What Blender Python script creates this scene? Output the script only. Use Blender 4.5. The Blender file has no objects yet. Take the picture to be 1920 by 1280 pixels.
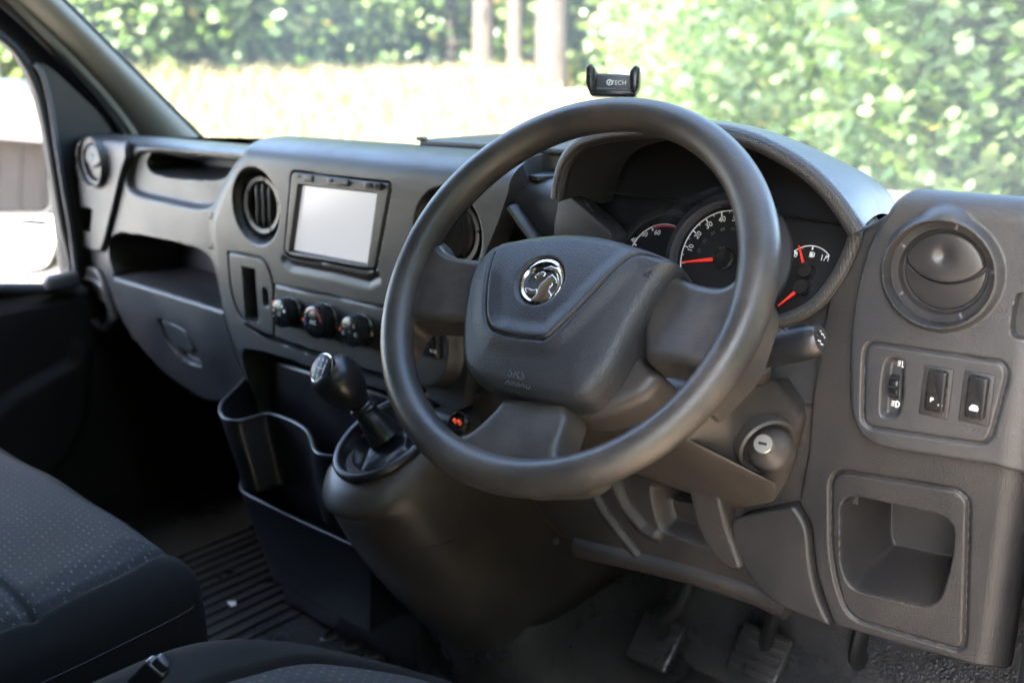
import bpy, bmesh, math, random
import numpy as np
from mathutils import Vector, Matrix

# ------------------------------------------------------------------ camera, world, sun, exposure
random.seed(7); RNG = np.random.default_rng(11)
sc = bpy.context.scene
col = sc.collection
rad = math.radians
CAM = np.array([1.082, -.921, .95]); YAW = rad(40.9); PIT = rad(15.3); FPX = 1867.0
fh = np.array([-math.sin(YAW), math.cos(YAW), 0]); RT = np.array([math.cos(YAW), math.sin(YAW), 0]); ZZ = np.array([0, 0, 1.])
FW = fh*math.cos(PIT)-ZZ*math.sin(PIT); UP = fh*math.sin(PIT)+ZZ*math.cos(PIT)
cd = bpy.data.cameras.new('camera'); cam = bpy.data.objects.new('camera', cd); col.objects.link(cam)
cam.matrix_world = Matrix(((RT[0], UP[0], -FW[0], CAM[0]), (RT[1], UP[1], -FW[1], CAM[1]), (RT[2], UP[2], -FW[2], CAM[2]), (0, 0, 0, 1)))
cd.sensor_width = 36; cd.lens = FPX/1920*36; cd.clip_start = .01; cd.clip_end = 2000
cd.dof.use_dof = True; cd.dof.focus_distance = 1.04; cd.dof.aperture_fstop = 3.8
sc.camera = cam

SUN_EL, SUN_AZ = 46.0, 179.0          # azimuth clockwise from +Y (the van's nose); the sun stands behind the van
w = bpy.data.worlds.new('World'); sc.world = w; w.use_nodes = True
nt = w.node_tree; nt.nodes.clear()
sky = nt.nodes.new('ShaderNodeTexSky'); sky.sky_type = 'NISHITA'; sky.sun_disc = False
sky.sun_elevation = rad(SUN_EL); sky.sun_rotation = rad(SUN_AZ); sky.dust_density = 2.0; sky.air_density = 1.0; sky.ozone_density = 1.0
bg = nt.nodes.new('ShaderNodeBackground'); bg.inputs[1].default_value = .15
wo = nt.nodes.new('ShaderNodeOutputWorld')
nt.links.new(sky.outputs[0], bg.inputs[0]); nt.links.new(bg.outputs[0], wo.inputs[0])
sd = bpy.data.lights.new('sun', 'SUN'); sd.energy = 5.0; sd.angle = rad(.53); sd.color = (1, .94, .85)
so = bpy.data.objects.new('sun', sd); col.objects.link(so)
sdir = Vector((math.sin(rad(SUN_AZ))*math.cos(rad(SUN_EL)), math.cos(rad(SUN_AZ))*math.cos(rad(SUN_EL)), math.sin(rad(SUN_EL))))
so.rotation_euler = sdir.to_track_quat('Z', 'Y').to_euler(); so.location = (0, -6, 8)
sc.view_settings.view_transform = 'Standard'; sc.view_settings.look = 'None'
sc.view_settings.exposure = 4.3; sc.view_settings.gamma = 1; sc.view_settings.use_curve_mapping = False
sc.render.engine = 'CYCLES'
try:
    sc.cycles.use_denoising = True; sc.cycles.denoiser = 'OPENIMAGEDENOISE'
    sc.cycles.max_bounces = 8; sc.cycles.diffuse_bounces = 5; sc.cycles.glossy_bounces = 3
    sc.cycles.transparent_max_bounces = 16; sc.cycles.transmission_bounces = 4
    sc.cycles.sample_clamp_indirect = 6; sc.cycles.caustics_reflective = False; sc.cycles.caustics_refractive = False
except Exception: pass

# ------------------------------------------------------------------ helpers
def ray(p): return FW+RT*(p[0]-960)/FPX-UP*(p[1]-640)/FPX
def onax(p, ax, val):
    d = ray(p); return CAM+d*((val-CAM[ax])/d[ax])
def onpl(p, p0, n):
    d = ray(p); return CAM+d*(np.dot(np.asarray(p0)-CAM, n)/np.dot(d, n))
def Y(px, py, y=0.): return onax((px, py), 1, y)
def Zp(px, py, z): return onax((px, py), 2, z)
def Xp(px, py, x): return onax((px, py), 0, x)
def xz(pts, y=0.): return np.array([onax(p, 1, y)[[0, 2]] for p in pts])

def mk(name, v, f, m, parent=None, smooth=True, sharp=35):
    me = bpy.data.meshes.new(name); me.from_pydata([tuple(map(float, p)) for p in v], [], [tuple(map(int, q)) for q in f]); me.update()
    if smooth:
        me.shade_smooth()
        if sharp: me.set_sharp_from_angle(angle=rad(sharp))
    o = bpy.data.objects.new(name, me); col.objects.link(o)
    if m is not None: me.materials.append(m)
    if parent is not None: par(o, parent)
    return o
def par(o, p):
    bpy.context.view_layer.update()
    o.parent = p; o.matrix_parent_inverse = p.matrix_world.inverted()
def tag(o, label=None, cat=None, group=None, kind=None):
    if label: o['label'] = label
    if cat: o['category'] = cat
    if group: o['group'] = group
    if kind: o['kind'] = kind
    return o
def thing(name, loc, label, cat, group=None):
    o = bpy.data.objects.new(name, None); o.location = tuple(map(float, loc)); o.empty_display_size = .05; col.objects.link(o)
    return tag(o, label, cat, group)

def fillet(pts, r, n=6, closed=True):
    P = [np.asarray(p, float) for p in pts]; out = []; N = len(P)
    for i in range(N):
        if not closed and i in (0, N-1): out.append(P[i]); continue
        a, b, c = P[i-1], P[i], P[(i+1) % N]
        la, lc = np.linalg.norm(a-b), np.linalg.norm(c-b)
        ri = r[i] if hasattr(r, '__len__') else r
        q = min(ri, la*.48, lc*.48)
        s, e = b+(a-b)/la*q, b+(c-b)/lc*q
        for t in np.linspace(0, 1, n): out.append((1-t)**2*s+2*t*(1-t)*b+t*t*e)
    return np.array(out)
def spline(pts, n=8, closed=False):
    P = np.array(pts, float); N = len(P); out = []
    g = (lambda i: P[i % N]) if closed else (lambda i: P[min(max(i, 0), N-1)])
    for i in range(N if closed else N-1):
        p0, p1, p2, p3 = g(i-1), g(i), g(i+1), g(i+2)
        for t in np.linspace(0, 1, n, endpoint=False):
            out.append(.5*((2*p1)+(-p0+p2)*t+(2*p0-5*p1+4*p2-p3)*t*t+(-p0+3*p1-3*p2+p3)*t**3))
    if not closed: out.append(P[-1])
    return np.array(out)
def resample(P, n):
    P = np.array(P, float); d = np.r_[0, np.cumsum(np.linalg.norm(np.diff(P, axis=0), axis=1))]
    t = np.linspace(0, d[-1], n); return np.stack([np.interp(t, d, P[:, k]) for k in range(P.shape[1])], 1)

def psdf(poly, margin=.08):
    poly = np.asarray(poly, float); lo, hi = poly.min(0)-margin, poly.max(0)+margin
    def f(U, V):
        U = np.asarray(U, float); V = np.asarray(V, float); out = np.full(U.shape, 9.)
        m = (U > lo[0]) & (U < hi[0]) & (V > lo[1]) & (V < hi[1])
        u, v = U[m], V[m]
        if u.size:
            d = np.full(u.shape, 1e9); ins = np.zeros(u.shape, bool); n = len(poly)
            for i in range(n):
                a, b = poly[i], poly[(i+1) % n]; e = b-a; L = e@e+1e-18
                t = np.clip(((u-a[0])*e[0]+(v-a[1])*e[1])/L, 0, 1)
                d = np.minimum(d, (u-a[0]-t*e[0])**2+(v-a[1]-t*e[1])**2)
                if a[1] != b[1]:
                    c = ((a[1] > v) != (b[1] > v)) & (u < (b[0]-a[0])*(v-a[1])/(b[1]-a[1])+a[0]); ins ^= c
            d = np.sqrt(d); out[m] = np.where(ins, -d, d)
        return out
    return f
def ldist(line, margin=.05):
    line = np.asarray(line, float); lo, hi = line.min(0)-margin, line.max(0)+margin
    def f(U, V):
        out = np.full(np.shape(U), 9.); m = (U > lo[0]) & (U < hi[0]) & (V > lo[1]) & (V < hi[1]); u, v = U[m], V[m]
        if u.size:
            d = np.full(u.shape, 1e9)
            for a, b in zip(line[:-1], line[1:]):
                e = b-a; t = np.clip(((u-a[0])*e[0]+(v-a[1])*e[1])/(e@e+1e-18), 0, 1)
                d = np.minimum(d, (u-a[0]-t*e[0])**2+(v-a[1]-t*e[1])**2)
            out[m] = np.sqrt(d)
        return out
    return f
def csdf(c, r): return lambda U, V: np.hypot(U-c[0], V-c[1])-r
def ss(x): x = np.clip(x, 0, 1); return x*x*(3-2*x)
def recess(s, depth, wall): return -depth*ss(-s/wall)
def groove(s, w, d): return -d*np.exp(-(s/w)**2)
def rnd(s, r):
    q = np.clip(r+s, 0, r); return -(r-np.sqrt(np.maximum(r*r-q*q, 0)))

def sheet(name, surf, box, res, m, parent=None, disp=None, region=None, skirt=0., sharp=40):
    u0, u1, v0, v1 = box
    ru, rv = res if hasattr(res, '__len__') else (res, res)
    nu, nv = max(2, int((u1-u0)/ru)+2), max(2, int((v1-v0)/rv)+2)
    u = np.linspace(u0, u1, nu); v = np.linspace(v0, v1, nv)
    U, V = [a.ravel() for a in np.meshgrid(u, v, indexing='ij')]
    idx = np.arange(nu*nv).reshape(nu, nv)
    Q = np.stack([idx[:-1, :-1], idx[1:, :-1], idx[1:, 1:], idx[:-1, 1:]], -1).reshape(-1, 4)
    if region is not None:
        s = region(U, V); ins = s < 0
        Q = Q[ins[Q].any(1)]
        used = np.unique(Q); out = used[s[used] >= 0]; e = 1e-4
        for _ in range(2):
            a, b = U[out], V[out]; si = region(a, b)
            gx = (region(a+e, b)-region(a-e, b))/(2*e); gy = (region(a, b+e)-region(a, b-e))/(2*e)
            g2 = np.maximum(np.hypot(gx, gy), .3)
            U[out] = a-si*gx/g2; V[out] = b-si*gy/g2
        mp = -np.ones(nu*nv, int); mp[used] = np.arange(len(used)); U, V = U[used], V[used]; Q = mp[Q]
    P = surf(U, V); e = 1e-3
    N = np.cross(surf(U+e, V)-surf(U-e, V), surf(U, V+e)-surf(U, V-e)); N /= np.linalg.norm(N, axis=1)[:, None]+1e-12
    flip = ((CAM-P)*N).sum() < 0
    if flip: N = -N; Q = Q[:, ::-1]
    if disp is not None: P = P+N*disp(U, V)[:, None]
    F = [tuple(q) for q in Q]
    if skirt:
        E = np.concatenate([Q[:, [0, 1]], Q[:, [1, 2]], Q[:, [2, 3]], Q[:, [3, 0]]]); K = np.sort(E, 1)
        _, inv, cnt = np.unique(K, axis=0, return_inverse=True, return_counts=True); inv = inv.ravel()
        B = E[cnt[inv] == 1]; bv = np.unique(B); mp = {k: len(P)+i for i, k in enumerate(bv)}
        P = np.concatenate([P, P[bv]-N[bv]*skirt])
        F += [(b, a, mp[a], mp[b]) for a, b in B]
    return mk(name, P, F, m, parent, sharp=sharp)

def frame_from(n, up=(0, 0, 1)):
    n = np.asarray(n, float); n = n/np.linalg.norm(n); e1 = np.cross(up, n)
    if np.linalg.norm(e1) < 1e-6: e1 = np.array([1., 0, 0])
    e1 = e1/np.linalg.norm(e1); return e1, np.cross(n, e1), n
def plane_surf(p0, e1, e2):
    p0, e1, e2 = map(np.asarray, (p0, e1, e2))
    return lambda U, V: p0+np.multiply.outer(U, e1)+np.multiply.outer(V, e2)
def lathe(name, prof, o, n, m, parent=None, seg=48, up=(0, 0, 1), sx=1., sharp=35, cap=True):
    """prof: list of (radius, height along n)"""
    e1, e2, n = frame_from(n, up); o = np.asarray(o, float); V = []; F = []
    for r, h in prof:
        for k in range(seg):
            a = 2*math.pi*k/seg; V.append(o+e1*r*math.cos(a)*sx+e2*r*math.sin(a)+n*h)
    for i in range(len(prof)-1):
        for k in range(seg):
            a, b = i*seg+k, i*seg+(k+1) % seg; F.append((a, b, b+seg, a+seg))
    if cap:
        F.append(tuple(range((len(prof)-1)*seg, len(prof)*seg))); F.append(tuple(range(seg-1, -1, -1)))
    return mk(name, V, F, m, parent, sharp=sharp)
def tube(name, pts, r, m, parent=None, seg=12, closed=False, flat=1., up=None, cap=True, sharp=50):
    P = np.array(pts, float); n = len(P)
    T = np.gradient(P, axis=0) if not closed else np.roll(P, -1, 0)-np.roll(P, 1, 0)
    T /= np.linalg.norm(T, axis=1)[:, None]+1e-12
    ref = np.array(up if up is not None else (0.12, .07, 1.)); a = ref-T[0]*(ref@T[0]); a /= np.linalg.norm(a)
    V = []; F = []; R = r if hasattr(r, '__len__') else [r]*n
    for i in range(n):
        if up is not None: a = ref-T[i]*(ref@T[i])
        else: a = a-T[i]*(a@T[i])
        a = a/(np.linalg.norm(a)+1e-12); b = np.cross(T[i], a)
        for k in range(seg):
            t = 2*math.pi*k/seg; V.append(P[i]+R[i]*(a*math.cos(t)*flat+b*math.sin(t)))
    for i in range(n if closed else n-1):
        j = (i+1) % n
        for k in range(seg): F.append((i*seg+k, i*seg+(k+1) % seg, j*seg+(k+1) % seg, j*seg+k))
    if not closed and cap: F.append(tuple(range(seg-1, -1, -1))); F.append(tuple(range((n-1)*seg, n*seg)))
    return mk(name, V, F, m, parent, sharp=sharp)
def bevel(o, wd, seg=3, ang=25):
    b = o.modifiers.new('b', 'BEVEL'); b.width = wd; b.segments = seg; b.limit_method = 'ANGLE'; b.angle_limit = rad(ang); b.use_clamp_overlap = True
    me = o.data; me.shade_smooth(); b.harden_normals = False
    return o
def rbox(name, c, size, m, parent=None, ax=None, r=.003, seg=3):
    c = np.asarray(c, float); ax = ax if ax is not None else np.eye(3); h = np.array(size)/2
    V = [c+ax[0]*h[0]*i+ax[1]*h[1]*j+ax[2]*h[2]*k for i in (-1, 1) for j in (-1, 1) for k in (-1, 1)]
    F = [(0, 1, 3, 2), (4, 6, 7, 5), (0, 4, 5, 1), (2, 3, 7, 6), (0, 2, 6, 4), (1, 5, 7, 3)]
    o = mk(name, V, F, m, parent, sharp=0)
    if r: bevel(o, r, seg)
    return o
def prism(name, poly, o, e1, e2, n, h0, h1, m, parent=None, r=0., seg=2):
    o, e1, e2, n = map(np.asarray, (o, e1, e2, n)); poly = np.asarray(poly, float)
    A = .5*np.sum(poly[:, 0]*np.roll(poly[:, 1], -1)-np.roll(poly[:, 0], -1)*poly[:, 1])
    if A < 0: poly = poly[::-1]
    N = len(poly); V = [o+e1*a+e2*b+n*h0 for a, b in poly]+[o+e1*a+e2*b+n*h1 for a, b in poly]
    F = [tuple(range(N-1, -1, -1)), tuple(range(N, 2*N))]+[(i, (i+1) % N, N+(i+1) % N, N+i) for i in range(N)]
    ob = mk(name, V, F, m, parent, sharp=35 if not r else 0)
    if r: bevel(ob, r, seg, 40)
    return ob
def loft(name, rings, m, parent=None, closed=True, cap=(False, False), sharp=40):
    n = len(rings[0]); V = [p for r in rings for p in r]; F = []
    for i in range(len(rings)-1):
        for k in range(n if closed else n-1):
            a, b = i*n+k, i*n+(k+1) % n; F.append((a, b, b+n, a+n))
    if cap[0]: F.append(tuple(range(n-1, -1, -1)))
    if cap[1]: F.append(tuple(range((len(rings)-1)*n, len(rings)*n)))
    return mk(name, V, F, m, parent, sharp=sharp)
def text(name, s, o, e1, e2, size, m, parent, ext=.0001, align='CENTER', shear=0):
    c = bpy.data.curves.new(name, 'FONT'); c.body = s; c.size = size; c.align_x = align; c.align_y = 'CENTER'; c.extrude = ext; c.resolution_u = 3
    tmp = bpy.data.objects.new('tmp_text', c); col.objects.link(tmp); bpy.context.view_layer.update()
    me = bpy.data.meshes.new_from_object(tmp.evaluated_get(bpy.context.evaluated_depsgraph_get())); bpy.data.objects.remove(tmp)
    me.name = name; me.materials.clear(); me.materials.append(m); ob = bpy.data.objects.new(name, me); col.objects.link(ob)
    e1, e2 = np.asarray(e1, float), np.asarray(e2, float); n = np.cross(e1, e2)
    ob.matrix_world = Matrix(((e1[0], e2[0], n[0], o[0]), (e1[1], e2[1], n[1], o[1]), (e1[2], e2[2], n[2], o[2]), (0, 0, 0, 1)))
    bpy.context.view_layer.update(); par(ob, parent); return ob

# ------------------------------------------------------------------ materials
def mat(name, colr, rough=.5, metal=0., spec=.5, emit=None, est=0., coat=0.):
    m = bpy.data.materials.new(name); m.use_nodes = True; b = m.node_tree.nodes['Principled BSDF']
    b.inputs['Base Color'].default_value = (*colr, 1); b.inputs['Roughness'].default_value = rough; b.inputs['Metallic'].default_value = metal
    b.inputs['Specular IOR Level'].default_value = spec
    if coat: b.inputs['Coat Weight'].default_value = coat; b.inputs['Coat Roughness'].default_value = .08
    if emit: b.inputs['Emission Color'].default_value = (*emit, 1); b.inputs['Emission Strength'].default_value = est
    return m
def nd(m, t, **k):
    n = m.node_tree.nodes.new(t)
    for a, b in k.items():
        if hasattr(n, a): setattr(n, a, b)
        else: n.inputs[a.replace('_', ' ')].default_value = b
    return n
def lk(m, a, b): m.node_tree.links.new(a, b)
def ramp(m, src, stops):
    r = nd(m, 'ShaderNodeValToRGB'); e = r.color_ramp.elements
    while len(e) < len(stops): e.new(.5)
    for q, (p, c) in zip(e, stops): q.position = p; q.color = (*c, 1)
    lk(m, src, r.inputs[0]); return r
def grain(name, colr, rough=.5, scale=650., bump=.25, dist=.0004, dust=(.16, .13, .10), dustamt=.25, dustscale=9., spec=.4, leather=True, gcol=.26):
    """moulded plastic: fine pebbled grain, patches of settled dust and rubbing"""
    m = mat(name, colr, rough, spec=spec); b = m.node_tree.nodes['Principled BSDF']
    tc = nd(m, 'ShaderNodeTexCoord')
    if leather: v = nd(m, 'ShaderNodeTexVoronoi', Scale=scale); v.feature = 'SMOOTH_F1'; v.inputs['Smoothness'].default_value = .4; vo = v.outputs['Distance']
    else: v = nd(m, 'ShaderNodeTexNoise', Scale=scale, Detail=2.); vo = v.outputs['Fac']
    lk(m, tc.outputs['Object'], v.inputs['Vector'])
    bp = nd(m, 'ShaderNodeBump', Strength=bump, Distance=dist); lk(m, vo, bp.inputs['Height']); lk(m, bp.outputs[0], b.inputs['Normal'])
    n = nd(m, 'ShaderNodeTexNoise', Scale=dustscale, Detail=7., Roughness=.65); lk(m, tc.outputs['Object'], n.inputs['Vector'])
    r = ramp(m, n.outputs['Fac'], [(.42, (0, 0, 0)), (.75, (1, 1, 1))])
    n2 = nd(m, 'ShaderNodeTexNoise', Scale=170., Detail=3.); lk(m, tc.outputs['Object'], n2.inputs['Vector'])
    r2 = ramp(m, n2.outputs['Fac'], [(.66, (0, 0, 0)), (.76, (1, 1, 1))])
    mm = nd(m, 'ShaderNodeMath', operation='MULTIPLY'); lk(m, r.outputs[0], mm.inputs[0]); mm.inputs[1].default_value = dustamt
    ma = nd(m, 'ShaderNodeMath', operation='MULTIPLY_ADD'); lk(m, r2.outputs[0], ma.inputs[0]); ma.inputs[1].default_value = dustamt*.45; lk(m, mm.outputs[0], ma.inputs[2])
    gm = nd(m, 'ShaderNodeMapRange'); lk(m, vo, gm.inputs[0]); gm.inputs[1].default_value = .05 if leather else .3; gm.inputs[2].default_value = .55 if leather else .7; gm.inputs[3].default_value = 1-.9*gcol; gm.inputs[4].default_value = 1+gcol
    gc = nd(m, 'ShaderNodeMixRGB', Fac=1.); gc.blend_type = 'MULTIPLY'; gc.inputs[1].default_value = (*colr, 1); lk(m, gm.outputs[0], gc.inputs[2])
    mx = nd(m, 'ShaderNodeMixRGB'); lk(m, ma.outputs[0], mx.inputs[0]); lk(m, gc.outputs[0], mx.inputs[1]); mx.inputs[2].default_value = (*dust, 1)
    lk(m, mx.outputs[0], b.inputs['Base Color'])
    mr = nd(m, 'ShaderNodeMapRange'); lk(m, r.outputs[0], mr.inputs[0]); mr.inputs[3].default_value = rough-.06; mr.inputs[4].default_value = rough+.12
    lk(m, mr.outputs[0], b.inputs['Roughness'])
    return m
M = {}
M['dash'] = grain('dash_plastic', (.0215, .0225, .0252), .40, 1050, .5, dist=.0006, dustamt=.12, spec=.5)
M['dash_dark'] = grain('dash_dark_plastic', (.015, .0155, .018), .42, 900, .45, dist=.0006, dustamt=.12)
M['dash_dusty'] = grain('dusty_plastic', (.0125, .0125, .0134), .42, 1050, .55, dist=.0006, dust=(.085, .066, .052), dustamt=.2, dustscale=6.)
M['knee'] = grain('knee_plastic', (.018, .016, .015), .46, 720, .6, dist=.0008, dust=(.10, .075, .055), dustamt=.25, dustscale=8.)
M['trunk'] = grain('console_plastic', (.027, .0232, .0205), .42, 700, .35, dust=(.12, .09, .066), dustamt=.42, dustscale=5.)
M['pad'] = grain('airbag_leather_grain', (.020, .021, .024), .37, 800, .5, dist=.0008, dustamt=.05, gcol=.28)
M['rim'] = grain('worn_wheel_foam', (.025, .0232, .0218), .38, 760, .35, dist=.0005, dust=(.11, .088, .068), dustamt=.42, dustscale=14.)
M['shroud'] = grain('column_plastic', (.030, .026, .024), .48, 800, .2, dust=(.10, .08, .062), dustamt=.25, dustscale=7.)
M['satin'] = grain('satin_black_plastic', (.009, .0095, .0112), .34, 900, .06, dust=(.06, .05, .04), dustamt=.10)
M['smooth'] = grain('smooth_black_plastic', (.008, .0085, .0095), .24, 900, .02, dustamt=.08)
M['vent'] = grain('vent_plastic', (.017, .017, .0185), .36, 800, .08, dustamt=.15)
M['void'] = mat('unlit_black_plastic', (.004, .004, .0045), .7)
M['gap'] = mat('black_rubber_seal', (.005, .005, .0055), .65)
M['chrome'] = mat('chrome', (.78, .76, .73), .12, 1.)
M['steel'] = mat('key_steel', (.45, .43, .39), .42, 1.)
M['white'] = mat('white_print', (.78, .78, .78), .6, emit=(1, 1, 1), est=0.)
M['greyprint'] = mat('grey_print', (.10, .10, .10), .6)
M['red'] = mat('red_pointer', (.70, .035, .02), .4, emit=(1, .05, .02), est=.012)
M['orange'] = mat('orange_light_marker', (.70, .08, .025), .4, emit=(1, .12, .03), est=.02)
M['redband'] = mat('red_print', (.35, .03, .04), .6)
M['blueband'] = mat('blue_print', (.04, .10, .32), .6)
M['dial'] = mat('dial_face', (.005, .005, .006), .45)
M['dialring'] = mat('dial_ring_plastic', (.055, .055, .063), .42)
M['screen'] = mat('glare_display_glass', (.20, .20, .20), .20, emit=(.93, .95, 1.), est=.030)  # faint white emission stands in for glare reflected on the screen
M['pillar'] = grain('pillar_trim', (.13, .125, .10), .6, 900, .08, dustamt=.1)
M['shell'] = mat('headlining', (.13, .13, .125), .9)
M['paint'] = mat('white_van_paint', (.78, .78, .77), .25, coat=.5)
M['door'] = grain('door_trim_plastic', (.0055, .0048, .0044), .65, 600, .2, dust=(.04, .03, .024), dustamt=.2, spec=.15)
M['rubber'] = grain('rubber_mat', (.017, .017, .0178), .33, 320, .7, dist=.0010, dust=(.085, .074, .064), dustamt=.4, spec=.45, dustscale=7.)
M['bolster'] = grain('seat_bolster_cloth', (.0050, .0048, .0048), .85, 1500, .2, dustamt=.03, leather=False, spec=.12)
M['thread'] = mat('stitching_thread', (.022, .022, .022), .8)
M['paper'] = mat('paper_scrap', (.5, .5, .48), .8)

def fabric():
    m = mat('patterned_seat_cloth', (.05, .052, .06), .85); b = m.node_tree.nodes['Principled BSDF']
    tc = nd(m, 'ShaderNodeTexCoord'); sp = nd(m, 'ShaderNodeSeparateXYZ'); lk(m, tc.outputs['Object'], sp.inputs[0])
    def mth(op, a, bb=None, c=None):
        n = nd(m, 'ShaderNodeMath', operation=op)
        for i, x in enumerate((a, bb, c)):
            if x is None: continue
            if isinstance(x, (int, float)): n.inputs[i].default_value = x
            else: lk(m, x, n.inputs[i])
        return n.outputs[0]
    # rows of paired stitches, every second row staggered
    ry = mth('DIVIDE', sp.outputs[1], .0080); row = mth('FLOOR', ry); fy = mth('FRACT', ry)
    cx = mth('ADD', mth('DIVIDE', sp.outputs[0], .0130), mth('MULTIPLY', row, .5)); fx = mth('FRACT', cx)
    iny = mth('LESS_THAN', mth('ABSOLUTE', mth('SUBTRACT', fy, .5)), .13)
    a1 = mth('LESS_THAN', mth('ABSOLUTE', mth('SUBTRACT', fx, .41)), .045)
    a2 = mth('LESS_THAN', mth('ABSOLUTE', mth('SUBTRACT', fx, .59)), .045)
    wn = nd(m, 'ShaderNodeTexWhiteNoise'); cm = nd(m, 'ShaderNodeCombineXYZ'); lk(m, mth('FLOOR', cx), cm.inputs[0]); lk(m, row, cm.inputs[1]); lk(m, cm.outputs[0], wn.inputs['Vector'])
    on = mth('MULTIPLY', mth('MULTIPLY', mth('MAXIMUM', a1, a2), iny), mth('MULTIPLY_ADD', wn.outputs['Value'], .9, .1))
    n = nd(m, 'ShaderNodeTexNoise', Scale=1400., Detail=2.); lk(m, tc.outputs['Object'], n.inputs['Vector'])
    r = ramp(m, n.outputs['Fac'], [(.3, (.0105, .0105, .0108)), (.7, (.030, .030, .031))])
    mx = nd(m, 'ShaderNodeMixRGB'); lk(m, on, mx.inputs[0]); lk(m, r.outputs[0], mx.inputs[1]); mx.inputs[2].default_value = (.13, .13, .135, 1)
    lk(m, mx.outputs[0], b.inputs['Base Color'])
    wv = nd(m, 'ShaderNodeTexWave', Scale=420.); lk(m, tc.outputs['Object'], wv.inputs['Vector'])
    bp = nd(m, 'ShaderNodeBump', Strength=.35, Distance=.0005); lk(m, wv.outputs['Fac'], bp.inputs['Height']); lk(m, bp.outputs[0], b.inputs['Normal'])
    b.inputs['Specular IOR Level'].default_value = .2
    return m
M['fabric'] = fabric()
def ribbed_lip():
    m = mat('knurled_hood_lip', (.02, .0195, .02), .38); b = m.node_tree.nodes['Principled BSDF']
    tc = nd(m, 'ShaderNodeTexCoord'); ck = nd(m, 'ShaderNodeTexVoronoi', Scale=420.); ck.distance = 'CHEBYCHEV'; ck.inputs['Randomness'].default_value = .15
    lk(m, tc.outputs['Object'], ck.inputs['Vector']); bp = nd(m, 'ShaderNodeBump', Strength=.9, Distance=.0012); lk(m, ck.outputs['Distance'], bp.inputs['Height']); lk(m, bp.outputs[0], b.inputs['Normal'])
    return m
M['lip'] = ribbed_lip()
M['cap'] = mat('dark_cap_lacquer', (.006, .006, .007), .35, spec=.25)
def glass(name, dust, tint=(1, 1, 1), refl=.05):
    m = bpy.data.materials.new(name); m.use_nodes = True; t = m.node_tree; t.nodes.clear()
    o = nd(m, 'ShaderNodeOutputMaterial'); tr = nd(m, 'ShaderNodeBsdfTransparent'); tr.inputs[0].default_value = (*tint, 1)
    gl = nd(m, 'ShaderNodeBsdfGlossy'); gl.inputs['Roughness'].default_value = .02
    df = nd(m, 'ShaderNodeBsdfDiffuse'); df.inputs[0].default_value = (.8, .78, .72, 1); tl = nd(m, 'ShaderNodeBsdfTranslucent'); tl.inputs[0].default_value = (.9, .88, .82, 1)
    a = nd(m, 'ShaderNodeMixShader', Fac=refl); lk(m, tr.outputs[0], a.inputs[1]); lk(m, gl.outputs[0], a.inputs[2])
    d = nd(m, 'ShaderNodeMixShader', Fac=.6); lk(m, df.outputs[0], d.inputs[1]); lk(m, tl.outputs[0], d.inputs[2])
    c = nd(m, 'ShaderNodeMixShader', Fac=dust); lk(m, a.outputs[0], c.inputs[1]); lk(m, d.outputs[0], c.inputs[2]); lk(m, c.outputs[0], o.inputs[0])
    if dust:
        tc = nd(m, 'ShaderNodeTexCoord'); n = nd(m, 'ShaderNodeTexNoise', Scale=3., Detail=6.); lk(m, tc.outputs['Object'], n.inputs['Vector'])
        mr = nd(m, 'ShaderNodeMapRange'); lk(m, n.outputs['Fac'], mr.inputs[0]); mr.inputs[1].default_value = .3; mr.inputs[2].default_value = .7; mr.inputs[3].default_value = dust*.6; mr.inputs[4].default_value = dust*1.4
        lk(m, mr.outputs[0], c.inputs[0])
    return m
M['windscreen'] = glass('dusty_windscreen_glass', .078, (.96, .985, .965))
M['window'] = glass('side_window_glass', .03, (.97, .98, .98))
M['lens'] = glass('cluster_lens', .0, refl=.03)
M['mirror'] = mat('mirror_silver', (.9, .9, .9), .01, 1.)

# ------------------------------------------------------------------ van body around the cab
van = thing('van_cab', (0, -.6, 0), 'white van cab shell with olive grey windscreen pillar around the dashboard', 'van')
def ws_y(x, z): return .298-(z-.794)*1.02+.17*(1-(x/.85)**2)
def ws(U, V): return np.stack([U, ws_y(U, V), V], 1)
sheet('windscreen', ws, (-.85, .9, .70, 1.46), .05, M['windscreen'], van, sharp=0)
# roof skin and lining, rear bulkhead, side walls behind the doors, scuttle and bonnet
def roof(U, V): return np.stack([U, -1.5+(ws_y(U, 1.46)+1.5)*V, 1.47+.03*(1-(U/.95)**2)+0*V], 1)
sheet('roof', roof, (-.97, .97, 0, 1), (.05, .05), M['shell'], van, skirt=-.04)
rbox('bulkhead', (0, -1.53, .72), (1.94, .04, 1.6), M['shell'], van, r=0)
rbox('rear_side_panel', (.955, -1.29, .72), (.03, .43, 1.6), M['shell'], van, r=0)
rbox('rear_side_panel', (-.955, -1.29, .72), (.03, .43, 1.6), M['shell'], van, r=0)
rbox('door_sill', (.93, -.35, -.10), (.10, 1.5, .16), M['door'], van, r=.01)
def bonnet(U, V): return np.stack([U, .53+V-.24*(U/.9)**2*(1-V*.2), .735-.30*V**1.3-.10*(U/.9)**2], 1)
sheet('bonnet', bonnet, (-.92, .92, 0, .62), .03, M['paint'], van)
rbox('nose_panel', (0, 1.02, .15), (1.7, .12, .9), M['paint'], van, r=.05)
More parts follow.
